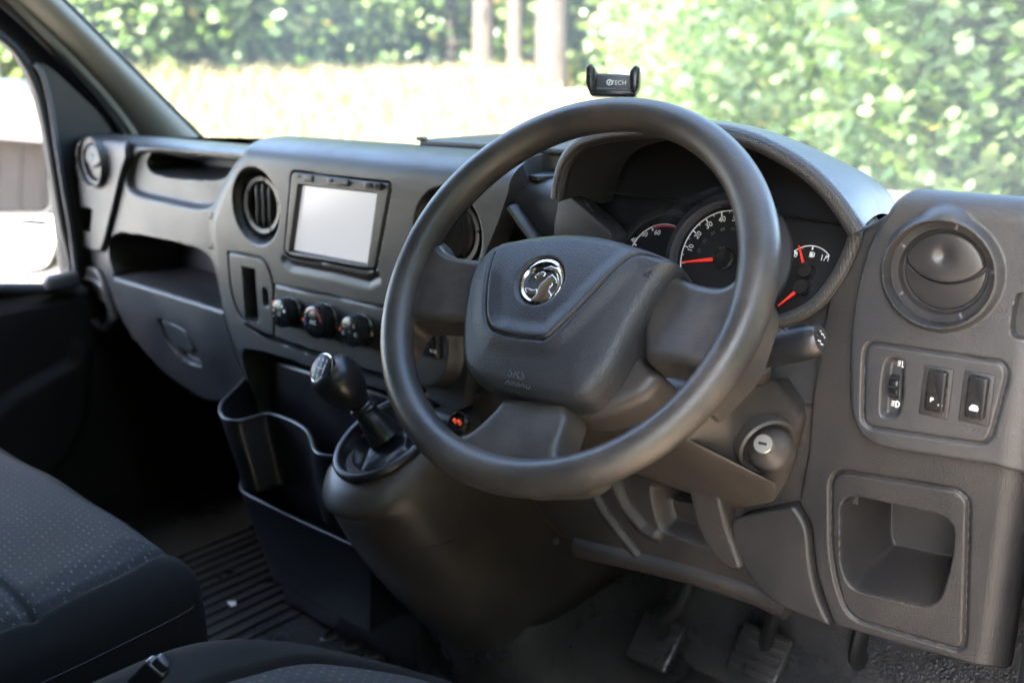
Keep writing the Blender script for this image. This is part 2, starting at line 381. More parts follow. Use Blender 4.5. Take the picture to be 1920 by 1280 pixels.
# passenger side windscreen pillar: curved trim between the glass edge and the door seal
a0, a1 = Xp(395, 282, -.85), Xp(95, -15, -.85); b0, b1 = Xp(248, 268, -.885), Xp(-20, -10, -.885)
def pillar(U, V):
    U = np.asarray(U)[:, None]; V = np.asarray(V)[:, None]
    e = a0+(a1-a0)*U; f = b0+(b1-b0)*U+np.array([0, .012, .012])*np.sin(U*math.pi*.9)
    x = e+(f-e)*V; x = x+np.array([.055, 0, .0])*(np.sin(np.clip(V, 0, 1)*math.pi)**.55)
    return x
sheet('windscreen_pillar', pillar, (-.12, 2.3, 0, 1), (.03, .03), M['pillar'], van, sharp=0)
tube('glass_seal', [a0+(a1-a0)*t+np.array([.008, .004, 0]) for t in np.linspace(-.1, 2.2, 30)], .006, M['gap'], van, 8)
sp = spline([Xp(*p, -.865) for p in [(245, 300), (232, 252), (190, 190), (120, 112), (60, 52), (0, -2), (-60, -55), (-160, -140)]], 6)
tube('door_aperture_seal', sp, .011, M['gap'], van, 10)
sp2 = spline([Xp(*p, -.857) for p in [(262, 292), (248, 250), (205, 190), (140, 118), (80, 58), (22, 0), (-40, -55), (-150, -150)]], 6)
tube('pillar_edge_roll', sp2, .010, M['pillar'], van, 10)
# right hand windscreen pillar, just outside the picture
sheet('windscreen_pillar', lambda U, V: np.stack([.90+.0*U+.05*V, ws_y(.85+0*U, .76+U)-.10*V, .70+.80*U], 1), (0, 1, 0, 1), .05, M['pillar'], van)
# footwell: toe board below the windscreen
def toe(U, V): return np.stack([U, .36+.16*np.clip(V, 0, .25)/.25+.05*(V > .25)*(V-.25), .0+V], 1)
sheet('toe_board', toe, (-.93, .95, 0, .78), (.05, .02), M['rubber'], van)
rbox('kick_panel', (.94, .25, .33), (.05, .62, .74), M['dash_dusty'], van, r=.02)
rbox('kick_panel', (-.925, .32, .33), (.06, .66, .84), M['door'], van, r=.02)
rbox('cargo_body', (0, -3.35, .75), (1.98, 3.6, 2.2), M['paint'], van, r=.08)

# passenger door
door = thing('passenger_door', (-.9, -.35, .0), 'passenger door with dark trim, black mirror triangle and bright window', 'door')
def dsurf(U, V): return np.stack([-.89+0*U, U, V], 1)
def yz(pts, x=-.89): return np.array([Xp(px, py, x)[[1, 2]] for px, py in pts])
wpx = [(-900, 535), (-900, -200), (-350, -150), (-150, -45), (0, 68), (40, 108), (70, 165), (88, 240), (103, 330), (118, 420), (134, 495), (122, 530), (90, 540)]
wpoly = yz(wpx); wf = psdf(wpoly, .6)
dout = psdf(np.array([(-1.1, -.05), (-1.1, 1.42), (-.45, 1.42), yz([(0, -6)])[0], yz([(120, 105)])[0], yz([(245, 255)])[0], (.26, .80), (.26, -.05)]), .8)
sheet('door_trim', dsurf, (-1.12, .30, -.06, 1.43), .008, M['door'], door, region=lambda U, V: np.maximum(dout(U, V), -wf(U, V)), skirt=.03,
      disp=lambda U, V: .035*ss((yz([(60, 548)])[0, 1]-V)/.03)+.018*ss(-psdf(yz([(-200, 905), (0, 725), (110, 665), (125, 620), (160, 640), (150, 780), (110, 860), (-200, 1100)]), .3)(U, V)/.02))
fr = spline([Xp(*p, -.875) for p in [(-150, -45), (0, 68), (40, 108), (70, 165), (88, 240), (103, 330), (118, 420), (134, 495), (125, 528)]], 6)
tube('window_seal', fr, .009, M['gap'], door, 10)
fr2 = spline([Xp(*p, -.862) for p in [(66, 120), (80, 142), (93, 190), (104, 260), (118, 350), (132, 430), (143, 520)]], 6)
tube('window_channel', fr2, .005, M['dialring'], door, 10)
sheet('window_pane', lambda U, V: np.stack([-.905+0*U, U, V], 1), (-1.1, .26, .5, 1.42), .04, M['window'], door, region=lambda U, V: wf(U, V)-.012)
sheet('mirror_triangle', lambda U, V: np.stack([-.872+0*U, U, V], 1), (-.35, .30, .4, 1.1), .006, M['satin'], door, skirt=.01,
      region=psdf(fillet(yz([(78, 116), (105, 135), (190, 215), (250, 275), (240, 330), (190, 480), (160, 540), (146, 520), (134, 430), (120, 350), (106, 260), (95, 190), (83, 142)], -.872), .01), .2), disp=lambda U, V: 0*U)
sill = [Xp(*p, -.875) for p in [(-60, 538), (30, 540), (100, 541), (165, 546)]]
tube('sill_strip', sill, .012, M['dialring'], door, 10)
rbox('sill_cap', Xp(115, 527, -.86), (.03, .07, .035), M['dialring'], door, r=.012)
# door mirror with an upper flat glass and a lower wide-angle glass
mn = np.array([.36, -.93, .11]); mn /= np.linalg.norm(mn); me1, me2, mn = frame_from(mn); m0 = np.array([-1.10, .0, .74])
def mpl(pts): return np.array([((onpl(p, m0, mn)-m0)@me1, (onpl(p, m0, mn)-m0)@me2) for p in pts])
mir = 'wing_mirror'
hp = fillet(mpl([(-230, 140), (30, 146), (72, 168), (90, 220), (103, 300), (108, 420), (104, 480), (84, 512), (40, 520), (-230, 500)]), .03)
ho = prism(mir, hp, m0, me1, me2, mn, -.07, -.004, M['satin'], door, r=.015, seg=3)
gp = fillet(mpl([(-215, 165), (45, 168), (66, 185), (80, 240), (90, 310), (94, 380), (84, 394), (-215, 400)]), .02)
prism('mirror_rim', fillet(mpl([(-220, 158), (50, 160), (72, 182), (86, 240), (97, 310), (101, 385), (90, 402), (-220, 407)]), .02), m0, me1, me2, mn, -.01, .002, M['gap'], ho)
prism('mirror_glass', gp, m0, me1, me2, mn, -.004, .005, M['mirror'], ho)
gl2 = fillet(mpl([(-215, 414), (60, 411), (97, 413), (97, 455), (86, 476), (50, 480), (-215, 470)]), .015)
prism('mirror_surround', fillet(mpl([(-230, 404), (104, 402), (107, 460), (88, 500), (40, 508), (-230, 492)]), .02), m0, me1, me2, mn, -.006, .0035, M['paint'], ho)
prism('wide_angle_glass', gl2, m0, me1, me2, mn, -.004, .007, M['mirror'], ho)

# ------------------------------------------------------------------ dashboard
dash = thing('dashboard', (0, .1, .36), 'dark grey moulded plastic van dashboard with vents, screen, gloveboxes and instrument binnacle', 'dashboard')
prof = spline([(0, .78), (0, .80), (.002, .816), (.010, .829), (.026, .839), (.05, .844), (.085, .845), (.13, .841), (.22, .828), (.40, .80), (.50, .78)], 8)
pl_ = np.r_[0, np.cumsum(np.linalg.norm(np.diff(prof, axis=0), axis=1))]+.78
def SA(U, V):
    V = np.asarray(V, float); lo = V < .78
    y = np.where(lo, 0, np.interp(V, pl_, prof[:, 0])); z = np.where(lo, V, np.interp(V, pl_, prof[:, 1]))
    return np.stack([U+0*V, y, z], 1)
PY = .02      # passenger half lies this much further forward
ridge = xz([(462, 300), (425, 365), (404, 420), (411, 500), (428, 590), (446, 650), (468, 705), (500, 760)])
pasp = psdf(np.array([(-1.2, .2), (-1.2, 1.4), (-.27, 1.4), (-.27, .86)]+[tuple(q) for q in ridge]+[(-.27, .2)]), .5)
def pz(pts): return xz(pts, PY)
scoop = psdf(spline(pz([(345, 262), (290, 264), (252, 283), (238, 310), (236, 345), (252, 368), (310, 383), (372, 395), (402, 385), (425, 350), (452, 305), (470, 285), (440, 262)]), 6, True))
tray = psdf(spline(pz([(264, 300), (275, 283), (302, 273), (330, 275), (352, 282), (395, 286), (443, 287), (428, 312), (412, 330), (388, 338), (330, 336), (280, 328), (265, 316)]), 6, True))
shelf = psdf(fillet(pz([(216, 524), (203, 480), (205, 448), (222, 434), (290, 444), (372, 464), (398, 485), (412, 530), (428, 585)]), .03))
lidp = fillet(pz([(214, 516), (425, 581), (433, 615), (446, 660), (466, 712), (470, 760), (380, 755), (320, 715), (265, 655), (236, 600), (221, 555)]), [.004, .004, .02, .02, .02, .02, .03, .05, .06, .06, .05])
lid = psdf(lidp)
cL = Y(479, 387)[[0, 2]]; rL = (Y(479, 312)[2]-Y(479, 462)[2])/2
cR = np.array([Y(838, 425)[0], cL[1]]); rR = rL
scrb = fillet(xz([(549, 320), (731, 342), (734, 352), (705, 508), (545, 482), (533, 472), (545, 330)]), .008)
scr = psdf(scrb)
cardp = fillet(xz([(427, 473), (489, 483), (503, 500), (513, 534), (514, 632), (478, 622), (448, 592), (433, 548)]), [.006, .02, .02, .02, .004, .03, .05, .05])
card = psdf(cardp)
slot = psdf(fillet(xz([(453, 499), (478, 504), (484, 604), (460, 598)]), .004)); slot2 = psdf(fillet(xz([(491, 538), (501, 541), (504, 577), (493, 573)]), .006))
hv = ldist(xz([(513, 534), (600, 552), (722, 577), (800, 592)])); hv2 = ldist(xz([(513, 534), (514, 632)]))
hv3 = ldist(xz([(534, 488), (545, 498), (620, 512), (690, 529), (706, 520)]))
lipslot = psdf(fillet(xz([(446, 600), (500, 626), (560, 646), (640, 675), (722, 703), (800, 728), (800, 738), (722, 714), (640, 686), (560, 656), (500, 636)]), .004))
lowbin = psdf(fillet(xz([(452, 652), (500, 660), (620, 700), (760, 745), (860, 770), (860, 1000), (560, 1000), (470, 800)]), .02), .3)
endp = spline(xz([(244, 257), (226, 330), (209, 402), (193, 462), (182, 470), (150, 462), (129, 448), (126, 392), (133, 340), (144, 300), (162, 264), (190, 252)], .012), 6, True)
endf = psdf(endp, .15)
swp = psdf(fillet(xz([(745, 560), (866, 590), (873, 660), (866, 700), (842, 729), (800, 724), (765, 706), (745, 640)]), .03))
def SA_disp(U, V):
    p = pasp(U, V); d = -PY*ss(-p/.055)
    s = scoop(U, V); d = d-.014*ss(-s/.012)
    d = d+recess(tray(U, V)-.002, .085, .016)
    s = shelf(U, V); d = d+recess(s, .14, .010)
    d = np.where(lid(U, V) < .004, np.minimum(d, -.055), d)
    d = d+groove(np.minimum(lid(U, V), 9), .003, .010)
    for c, r in ((cL, rL), (cR, rR)):
        q = np.hypot(U-c[0], V-c[1]); d = d-.042*ss((r-q)/.024)-.03*(q < r-.030)
    d = d-.030*ss(-(scr(U, V)-.001)/.003)
    d = d+groove(card(U, V), .0016, .004)-.03*ss(-slot(U, V)/.004)-.015*ss(-slot2(U, V)/.004)
    for g in (hv, hv2): d = d+groove(g(U, V), .0015, .0035)
    d = d+groove(hv3(U, V), .006, .004)
    d = d+recess(lipslot(U, V), .03, .003)
    d = d-.10*ss(-lowbin(U, V)/.006)
    s = swp(U, V); d = d+.022*ss(-s/.010)
    e = endf(U, V); d = d-.03*ss(-(e+.006)/.006)+groove(e, .002, .006)
    return d
# outline of the passenger and centre fascia
leftb = [tuple(q) for q in xz([(160, 560), (148, 500), (139, 455), (131, 400), (140, 330), (150, 290)])]
rightb = [tuple(q) for q in xz([(952, 362), (938, 405), (912, 470), (885, 545), (873, 600), (875, 700), (868, 765), (760, 800), (640, 850), (560, 850)])]
out = np.array([(-.33, .36), (-.56, .37), (-.66, .41), (-.72, .44), (-.765, .485)]+leftb+[(-.875, .82), (-.86, .86), (-.85, 1.24), (.27, 1.24), (.27, .90), (.283, .845)]+rightb)
outf = psdf(out, .6)
sheet('fascia', SA, (-.90, .36, .30, 1.24), (.0024, .0021), M['dash'], dash, SA_disp, outf, skirt=.04)

# end panel with the round vent and a square blanking hole
hole = psdf(fillet(xz([(144, 385), (173, 392), (169, 437), (142, 428)], .01), .004))
cE = Y(174, 304, .005)[[0, 2]]; rE = (Y(174, 253)[2]-Y(174, 356)[2])/2
def end_disp(U, V):
    q = np.hypot(U-cE[0], V-cE[1])
    return -.010+rnd(endf(U, V), .004)+.014*ss((rE-q)/.005)-.024*ss((rE*.86-q)/.004)-.05*ss(-hole(U, V)/.004)
sheet('end_panel', SA, (-.92, -.66, .55, .86), .0022, M['dash'], dash, end_disp, endf, skirt=.03)
# cup holder under it
cup = psdf(spline(pz([(166, 526), (196, 531), (210, 560), (216, 592), (206, 612), (186, 602), (179, 575)]), 6, True))
cupo = psdf(spline(pz([(152, 499), (172, 497), (190, 505), (206, 540), (221, 588), (221, 602), (206, 622), (182, 611), (175, 603), (175, 578), (163, 548)]), 6, True))
sheet('cup_holder', lambda U, V: np.stack([U, PY-.012+0*U, V], 1), (-.90, -.62, .40, .62), .0022, M['dash_dark'], dash,
      lambda U, V: rnd(cupo(U, V), .006)-.07*ss(-cup(U, V)/.005)+.004*np.exp(-(cup(U, V)/.004)**2), cupo, skirt=.03)
# glovebox lid with its latch
lt = psdf(fillet(pz([(297, 594), (322, 600), (352, 617), (372, 655), (384, 690), (346, 676), (316, 640)]), .012)); lt2 = psdf(fillet(pz([(302, 598), (322, 603), (348, 617), (358, 640), (366, 664), (338, 655), (316, 634)]), .010))
lo_ = sheet('glovebox_lid', lambda U, V: np.stack([U, PY-.006+.10*np.clip(.50-V, 0, 1)**1.3, V], 1), (-.80, -.2, .36, .62), .0024, M['dash_dark'], dash,
      lambda U, V: rnd(lid(U, V), .008)-.016*ss(-lt(U, V)/.004), lid, skirt=.06)
sheet('glovebox_latch', lambda U, V: np.stack([U, PY-.006+.10*np.clip(.50-V, 0, 1)**1.3, V], 1), (-.80, -.2, .36, .62), .0022, M['dash'], lo_, lambda U, V: -.003+rnd(lt2(U, V), .004), lt2, skirt=.012)

def vent(name, c, n, r, m, label=None, vane=True, dash_r=None, tilt=0.):
    """round swivel vent: outer ring with notches, inner disc split by a curved flap"""
    e1, e2, n = frame_from(n); c = np.asarray(c, float)
    v = lathe(name, [(r*.80, -.03), (r*.80, -.002), (r*.83, .001), (r*.97, .002), (r, -.001), (r*1.0, -.03)], c, n, m, dash, 64)
    if label: v['label'] = label
    if vane == 'slats':
        lathe('barrel', [(r*.79, -.03), (r*.79, -.028)], c, n, M['void'], v, 48)
        for k in (-.34, .0, .34):
            b = math.sqrt(1-(k*1.1)**2)*r*.76
            sw = [c+e1*(k*r+.006*(1-(t/b)**2))+e2*t+n*-.003 for t in np.linspace(-b, b, 14)]
            tube('slat', sw, [.0075*math.sqrt(max(.05, 1-(abs(t)/b)**3)) for t in np.linspace(-b, b, 14)], M['vent'], v, 10, flat=.35, up=e1*.55+n)
    else:
        ri = r*.755; sf = plane_surf(c+n*-.002, e1, e2); circ = csdf((0, 0), ri)
        arc = lambda U, V: np.hypot(U, V-ri*1.0)-ri*1.27            # lower edge of the upper flap
        up_ = lambda U, V: np.maximum(circ(U, V), arc(U, V)+.0010); dn = lambda U, V: np.maximum(circ(U, V)+.0004, -arc(U, V)+.0010)
        dome = lambda U, V: .005*np.sqrt(np.clip(1-(U**2+V**2)/(ri*1.02)**2, 0, 1))
        sheet('upper_flap', sf, (-ri, ri, -ri, ri), .0011, m, v, lambda U, V: dome(U, V)+rnd(up_(U, V), .0015)-.004*np.exp(-((U)**2+(V-ri*.42)**2)/(2*(ri*.15)**2)), up_, skirt=.012)
        sheet('lower_flap', sf, (-ri, ri, -ri, ri), .0011, m, v, lambda U, V: dome(U, V)*.6-.004+rnd(dn(U, V), .0012), dn, skirt=.012)
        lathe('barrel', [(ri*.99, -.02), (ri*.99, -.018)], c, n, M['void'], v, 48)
    for a in (80, 8, -62, 152, 215):
        t = rad(a); p = c+(e1*math.cos(t)+e2*math.sin(t))*r*.90; u = e1*math.cos(t)+e2*math.sin(t); q = np.cross(n, u)
        rbox('notch', p+n*.0018, (r*.13, r*.075, .0014), M['dialring'] if vane != 'slats' else M['gap'], v, np.array([u, q, n]), r=.0005, seg=1)
    return v
vent('air_vent', (cE[0], .006, cE[1]), (0, -1, 0), rE*.84, M['dash'], 'light grey round vent on the far left end panel')
vent('air_vent', (cL[0]+.002, .012, cL[1]+.001), (.04, -1, .04), rL*.72, M['vent'], 'recessed round vent left of the screen', 'slats')
vent('air_vent', (cR[0]+.002, .012, cR[1]+.001), (.04, -1, .04), rR*.72, M['vent'], 'recessed round vent right of the screen, partly behind the wheel', 'slats')

# screen unit
su = sheet('screen_unit', SA, (-.22, .12, .64, .83), .0016, M['dash'], dash,
      lambda U, V: .001+rnd(scr(U, V), .004)-.009*ss(-psdf(opn)(U, V)/.0045), (lambda U, V: scr(U, V)+.0008), skirt=.02) if False else None
opn = fillet(xz([(566, 345), (713, 361), (694, 498), (549, 471)], .006), .003); opf = psdf(opn)
su = sheet('screen_unit', SA, (-.22, .12, .64, .83), .0016, M['dash'], dash,
      lambda U, V: .001+rnd(scr(U, V)+.0008, .004)-.009*ss(-(opf(U, V)-.001)/.0045), lambda U, V: scr(U, V)+.0008, skirt=.02)
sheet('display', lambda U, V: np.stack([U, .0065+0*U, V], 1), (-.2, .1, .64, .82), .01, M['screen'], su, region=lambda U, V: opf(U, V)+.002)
def key(name, px, w, h, parent=None, m=None, y=-.001, d=.004, r=.0018):
    c = Y(px[0], px[1], y); return rbox(name, c, (w, d, h), m or M['dash'], parent or su, r=r)
key('power_button', (579, 334), .021, .0105)
rk = key('volume_rocker', (634, 341), .048, .011)
rbox('rocker_pad', Y(619, 338, -.003), (.010, .004, .005), M['dialring'], rk, r=.0012); rbox('rocker_pad', Y(650, 343, -.003), (.010, .004, .005), M['dialring'], rk, r=.0012)
us = key('usb_port', (700, 348), .036, .011, m=M['dash_dark'])
rbox('socket', Y(692, 347, -.003), (.013, .003, .006), M['void'], us, r=.0005); lathe('jack', [(.0045, 0), (.0045, .003), (.002, .003), (.002, .001)], Y(711, 349, -.003), (0, -1, 0), M['gap'], us, 24)
lathe('microphone', [(.003, 0), (.003, .0008)], Y(561, 331, -.0006), (0, -1, 0), M['gap'], su, 16)

# climate knobs
for k, (bx, fx, R, kind) in enumerate((((549, 584), (535, 592), .0232, 'fan'), ((613, 600), (593, 611), .0262, 'temp'), ((681, 617), (663, 628), .0232, 'air'))):
    b = Y(*bx, .002); n = np.array([0, -1., 0.05]); n /= np.linalg.norm(n); L = .026
    kb = lathe('climate_knob', [(R*1.12, 0), (R*1.10, .003), (R*1.0, .006), (R*.98, L*.75), (R*.93, L*.96), (R*.86, L)], b, n, M['smooth'], dash, 40)
    kb['label'] = {'fan': 'glossy black fan speed knob with white dots', 'temp': 'larger glossy black temperature knob with red and blue arc', 'air': 'glossy black air direction knob'}[kind]
    e1, e2, n = frame_from(n); f = b+n*(L+.0003)
    lathe('grip', [(R*1.02, .010), (R*1.03, .012), (R*1.0, L*.8)], b, n, M['satin'], kb, 18, sharp=10)
    def dot(a, rr, s=.0016, mm=M['white']): return lathe('marking', [(s, 0), (s, .0002)], f+(e1*math.cos(rad(a))+e2*math.sin(rad(a)))*rr, n, mm, kb, 10)
    if kind == 'fan':
        for i, a in enumerate((200, 165, 130, 95, 60, 25)): dot(a, R*.62, .0012+.0003*i)
        tube('marking', [f+e1*.003*math.cos(t)+e2*.003*math.sin(t) for t in np.linspace(0, 6.28, 13)], .0004, M['white'], kb, 6)
    elif kind == 'temp':
        for a, bb, mm in ((200, 130, 'blueband'), (130, 10, 'redband')):
            tube('colour_arc', [f+(e1*math.cos(rad(t))+e2*math.sin(rad(t)))*R*.72 for t in np.linspace(a, bb, 14)], .0013, M[mm], kb, 6)
        text('lettering', 'A/C', f+n*.0003, e1, e2, .0085, M['white'], kb)
    else:
        for a in (195, 145, 95, 45, -10):
            q = f+(e1*math.cos(rad(a))+e2*math.sin(rad(a)))*R*.60
            tube('marking', [q+e1*.0022*math.cos(t)+e2*.0022*math.sin(t) for t in np.linspace(.6, 5.6, 10)], .0004, M['white'], kb, 6)
        dot(0, 0, .0022, M['greyprint'])
    a = {'fan': 135, 'temp': 180, 'air': 180}[kind]
    rbox('light_marker', f+(e1*math.cos(rad(a))+e2*math.sin(rad(a)))*R*.98-n*.002, (.003, .0025, .004), M['orange'], kb, r=.0008)
# rocker switches under the left spoke
for px, tx in (((783, 636), ''), ((813, 643), 'ECO')):
    s = rbox('rocker_switch', Y(*px, -.022), (.020, .010, .036), M['smooth'], dash, r=.002); s['label'] = 'black rocker switch beside the climate knobs'
    rbox('switch_frame', Y(*px, -.0195), (.026, .008, .043), M['dash_dark'], s, r=.002)
    if tx: text('lettering', tx, Y(px[0]-1, px[1]+16, -.0277), (1, 0, 0), (0, 0, 1), .006, M['white'], s)
# power sockets low on the centre stack
sk = lathe('power_socket', [(.016, 0), (.016, .006), (.013, .009), (.012, .004)], Y(862, 795, -.03), (.1, -.8, .5), M['smooth'], dash, 28)
for q in (-.004, .004): rbox('usb_slot', Y(862, 795, -.03)+np.array([q, -.0045, .0045]), (.003, .004, .009), M['orange'], sk, np.array([[1, 0, 0], [0, .85, .53], [0, -.53, .85]]), r=.0006)
rbox('socket_mount', Y(862, 797, .01), (.07, .07, .05), M['dash_dark'], dash, r=.012)
# moulded airbag marks on the fascia
for px, sz in (((407, 405), .011), ((402, 462), .011)):
    q = Y(px[0], px[1], .012); dd = float(SA_disp(np.array([q[0]]), np.array([q[2]]))[0])
    text('moulded_mark', 'SRS\nAIRBAG', (q[0], -dd-.0003, q[2]), (.94, .34, 0), (0, 0, 1), .006, M['dash'], dash, ext=.0003)

# dash top towards the windscreen, the lidded document tray, demister grille
def dtop(U, V): return np.stack([U, V, .838-.09*np.clip(V-.10, 0, 1)-.03*(np.abs(U)/.85)**4-.030*ss((U-.19)/.06)], 1)
docf = psdf(np.array([(.02, .10), (.30, .10), (.30, .30), (.02, .30)]))
tf = psdf(np.array([(-.86, .06), (-.90, .58), (.92, .58), (.92, .06), (.28, .055), (.26, .04), (.18, .08), (-.3, .08), (-.5, .2)]), .3)
sheet('dash_top', dtop, (-.91, .93, .03, .60), .006, M['dash'], dash, lambda U, V: -.02*ss(-docf(U, V)/.006), tf)
dl = prism('document_lid', fillet(np.array([(.03, .085), (.33, .085), (.33, .27), (.03, .27)]), .012), (0, 0, .843), (1, 0, 0), (0, 1, 0), (0, 0, 1), 0, .010, M['dash'], dash, r=.003)
rbox('lid_tab', (.038, .088, .854), (.014, .012, .006), M['pillar'], dl, r=.002)

# driver door standing open, beside and ahead of the camera, added out of view to shade the cab
dd_ = thing('driver_door', (.97, .28, -.1), 'unseen driver door standing open to shade the cab', 'door')
da = rad(58); dv = np.array([math.sin(da), -math.cos(da), 0]); dnn = np.array([math.cos(da), math.sin(da), 0]); dc = np.array([.98, .28, 0])+dv*.55
rbox('door_panel', dc+np.array([0, 0, .22]), (1.08, .09, .95), M['door'], dd_, np.array([dv, dnn, ZZ]), r=.03)
rbox('door_skin', dc+np.array([0, 0, .22])+dnn*.052, (1.08, .012, .95), M['paint'], dd_, np.array([dv, dnn, ZZ]), r=.005)
for s_ in (-.51, .51): rbox('window_post', dc+dv*s_+np.array([0, 0, 1.05]), (.05, .05, .72), M['gap'], dd_, np.array([dv, dnn, ZZ]), r=.01)
rbox('window_header', dc+np.array([0, 0, 1.42]), (1.07, .05, .05), M['gap'], dd_, np.array([dv, dnn, ZZ]), r=.01)
rbox('window_pane', dc+np.array([0, 0, 1.05]), (.97, .004, .70), M['window'], dd_, np.array([dv, dnn, ZZ]), r=0)

# ---- driver side: fascia behind the wheel, binnacle, right hand pod, knee panels
gq = np.array([onax(p, 2, .822) for p in [(968, 318), (985, 303), (1062, 298), (1058, 330), (1000, 332)]])
gr = prism('demister_grille', fillet(gq[:, :2], .012), (0, 0, .8205), (1, 0, 0), (0, 1, 0), (0, 0, 1), -.004, .0025, M['dash'], dash, r=.0015)
ga, gb = Zp(990, 317, .8235), Zp(1056, 313, .8235)
for t in np.linspace(.05, .95, 7):
    rbox('grille_slot', ga+(gb-ga)*t, (.007, .030, .003), M['void'], gr, np.array([[.96, .26, 0], [-.26, .96, 0], [0, 0, 1]]), r=.001)
# bridge between the centre stack and the binnacle, with the open pocket and its diagonal brace
def SBf(y0):
    def f(U, V):
        t = np.clip(np.asarray(V, float)-.786, 0, None); r = .034; a = np.clip(t/r, 0, math.pi/2)
        return np.stack([U, y0+r*(1-np.cos(a))+np.clip(t-r*math.pi/2, 0, None), np.minimum(V, .786)+r*np.sin(a)-.02*np.clip(t-.06, 0, None)], 1)
    return f
bp = psdf(fillet(xz([(922, 392), (958, 384), (1010, 455), (1010, 520), (915, 520)], .02), .008))
binp = np.array([tuple(q) for q in xz([(1072, 372), (1072, 303), (1132, 255), (1260, 238), (1405, 250), (1515, 310), (1608, 436), (1592, 480), (1566, 528), (1528, 572), (1478, 598), (1420, 610), (1340, 612), (1240, 590), (1190, 545), (1130, 450)], .0)])
binf = psdf(binp, .5)
sheet('driver_fascia', SBf(.02), (.24, .735, .52, .92), .003, M['dash'], dash, lambda U, V: -.05*ss(-bp(U, V)/.004)+.0*U, lambda U, V: np.maximum(-binf(U, V), np.minimum(U-.69, V-.75)))
tube('pocket_brace', [Y(962, 388, .012), Y(985, 422, .012), Y(1008, 452, .012)], .011, M['dash'], dash, 10, flat=.6)
swl = xz([(1052, 345), (1042, 395), (1040, 440), (1062, 480)], .012)

# instrument binnacle: dial panel, dials, hood
hood = None
D0 = np.array([.53, .055, .76]); dn_ = np.array([0, -math.cos(rad(20)), math.sin(rad(20))]); de1, de2, dn_ = frame_from(dn_)
def dp(px, py, h=0.):
    q = onpl((px, py), D0+dn_*h, dn_)-D0; return np.array([q@de1, q@de2])
def d3(ab, h=0.): return D0+de1*ab[0]+de2*ab[1]+dn_*h
cpoly = np.array([dp(*p) for p in [(1040, 378), (1062, 318), (1132, 270), (1260, 252), (1405, 266), (1505, 320), (1590, 436), (1582, 480), (1560, 528), (1524, 572), (1474, 600), (1420, 612), (1340, 614), (1240, 594), (1140, 550), (1060, 475)]])
cl = sheet('instrument_cluster', plane_surf(D0, de1, de2), (-.26, .24, -.14, .16), .004, M['dial'], dash, disp=lambda U, V: 0*U, region=psdf(cpoly, .3))
cl['label'] = 'black instrument cluster with white numerals and red needles'
def arc3(c, r, a0, a1, h, n=40): return [d3(c+np.array([math.cos(rad(t)), math.sin(rad(t))])*r, h) for t in np.linspace(a0, a1, n)]
cS = dp(1362, 487); rS = np.linalg.norm(dp(1277, 486)-cS)
# speedometer
lathe('dial_bezel', [(rS*1.04, .0), (rS*1.06, .013), (rS*1.10, .016), (rS*1.34, .004), (rS*1.36, -.002)], d3(cS), dn_, M['dialring'], cl, 80, cap=False)
lathe('dial_face', [(rS*1.05, .0035), (rS*.001, .0035)], d3(cS), dn_, M['dial'], cl, 64, cap=False)
tube('scale_arc', arc3(cS, rS*.96, 205, -25, .0042, 70), .0006, M['white'], cl, 6)
sp_a = lambda v: 192-v*2.1
for v in range(0, 115, 5):
    a = rad(sp_a(v)); u = np.array([math.cos(a), math.sin(a)]); ln = .10 if v % 10 == 0 else .05
    if v % 10 == 0 or v < 100:
        rbox('tick', d3(cS+u*rS*(.96-ln/2), .0042), (rS*ln, .0013 if v % 10 == 0 else .0006, .0004), M['white'], cl, np.array([de1*u[0]+de2*u[1], -de1*u[1]+de2*u[0], dn_]), r=0)
    if v % 10 == 0 and v:
        text('numeral', str(v), d3(cS+u*rS*.80, .0042), de1*u[1]-de2*u[0], de1*u[0]+de2*u[1], .0088, M['white'], cl)
        text('small_numeral', str(int(round(v*1.609/10))*10), d3(cS+u*rS*.60, .0042), de1*u[1]-de2*u[0], de1*u[0]+de2*u[1], .0055, M['greyprint'], cl)
def needle(c, tipx, r0, wd, hub):
    t = dp(*tipx, .006); u = (t-c)/np.linalg.norm(t-c); L = np.linalg.norm(t-c); q = np.array([-u[1], u[0]])
    prism('needle', np.array([c+u*hub*.6+q*wd, c+u*hub*.6-q*wd, t-q*wd*.25, t+q*wd*.25]), D0, de1, de2, dn_, .0065, .0085, M['red'], cl)
    lathe('needle_hub', [(hub, .001), (hub, .009), (hub*.85, .011)], d3(c), dn_, M['smooth'], cl, 32)
needle(cS, (1281, 492), 0, .0023, .0125)
# rev counter, partly hidden
cT = dp(1238, 490); rT = np.linalg.norm(dp(1238, 422)-cT)
lathe('dial_bezel', [(rT*1.22, .0), (rT*1.25, .0015), (rT*1.34, .002), (rT*1.46, .000)], d3(cT, -.0005), dn_, M['dash_dark'], cl, 80, cap=False)
tube('scale_arc', arc3(cT, rT, 200, 70, .0015), .0006, M['white'], cl, 6); tube('scale_arc', arc3(cT, rT*.965, 118, 72, .0015), .0013, M['redband'], cl, 6)
for v, px in ((40, (1190, 451)), (50, (1210, 440)), (60, (1234, 437))): text('numeral', str(v), d3(dp(*px), .0018), de1, de2, .0082, M['white'], cl)
for a in (158, 118, 72):
    u = np.array([math.cos(rad(a)), math.sin(rad(a))]); rbox('tick', d3(cT+u*rT*.95, .0016), (rT*.12, .0016, .0004), M['white'], cl, np.array([de1*u[0]+de2*u[1], -de1*u[1]+de2*u[0], dn_]), r=0)
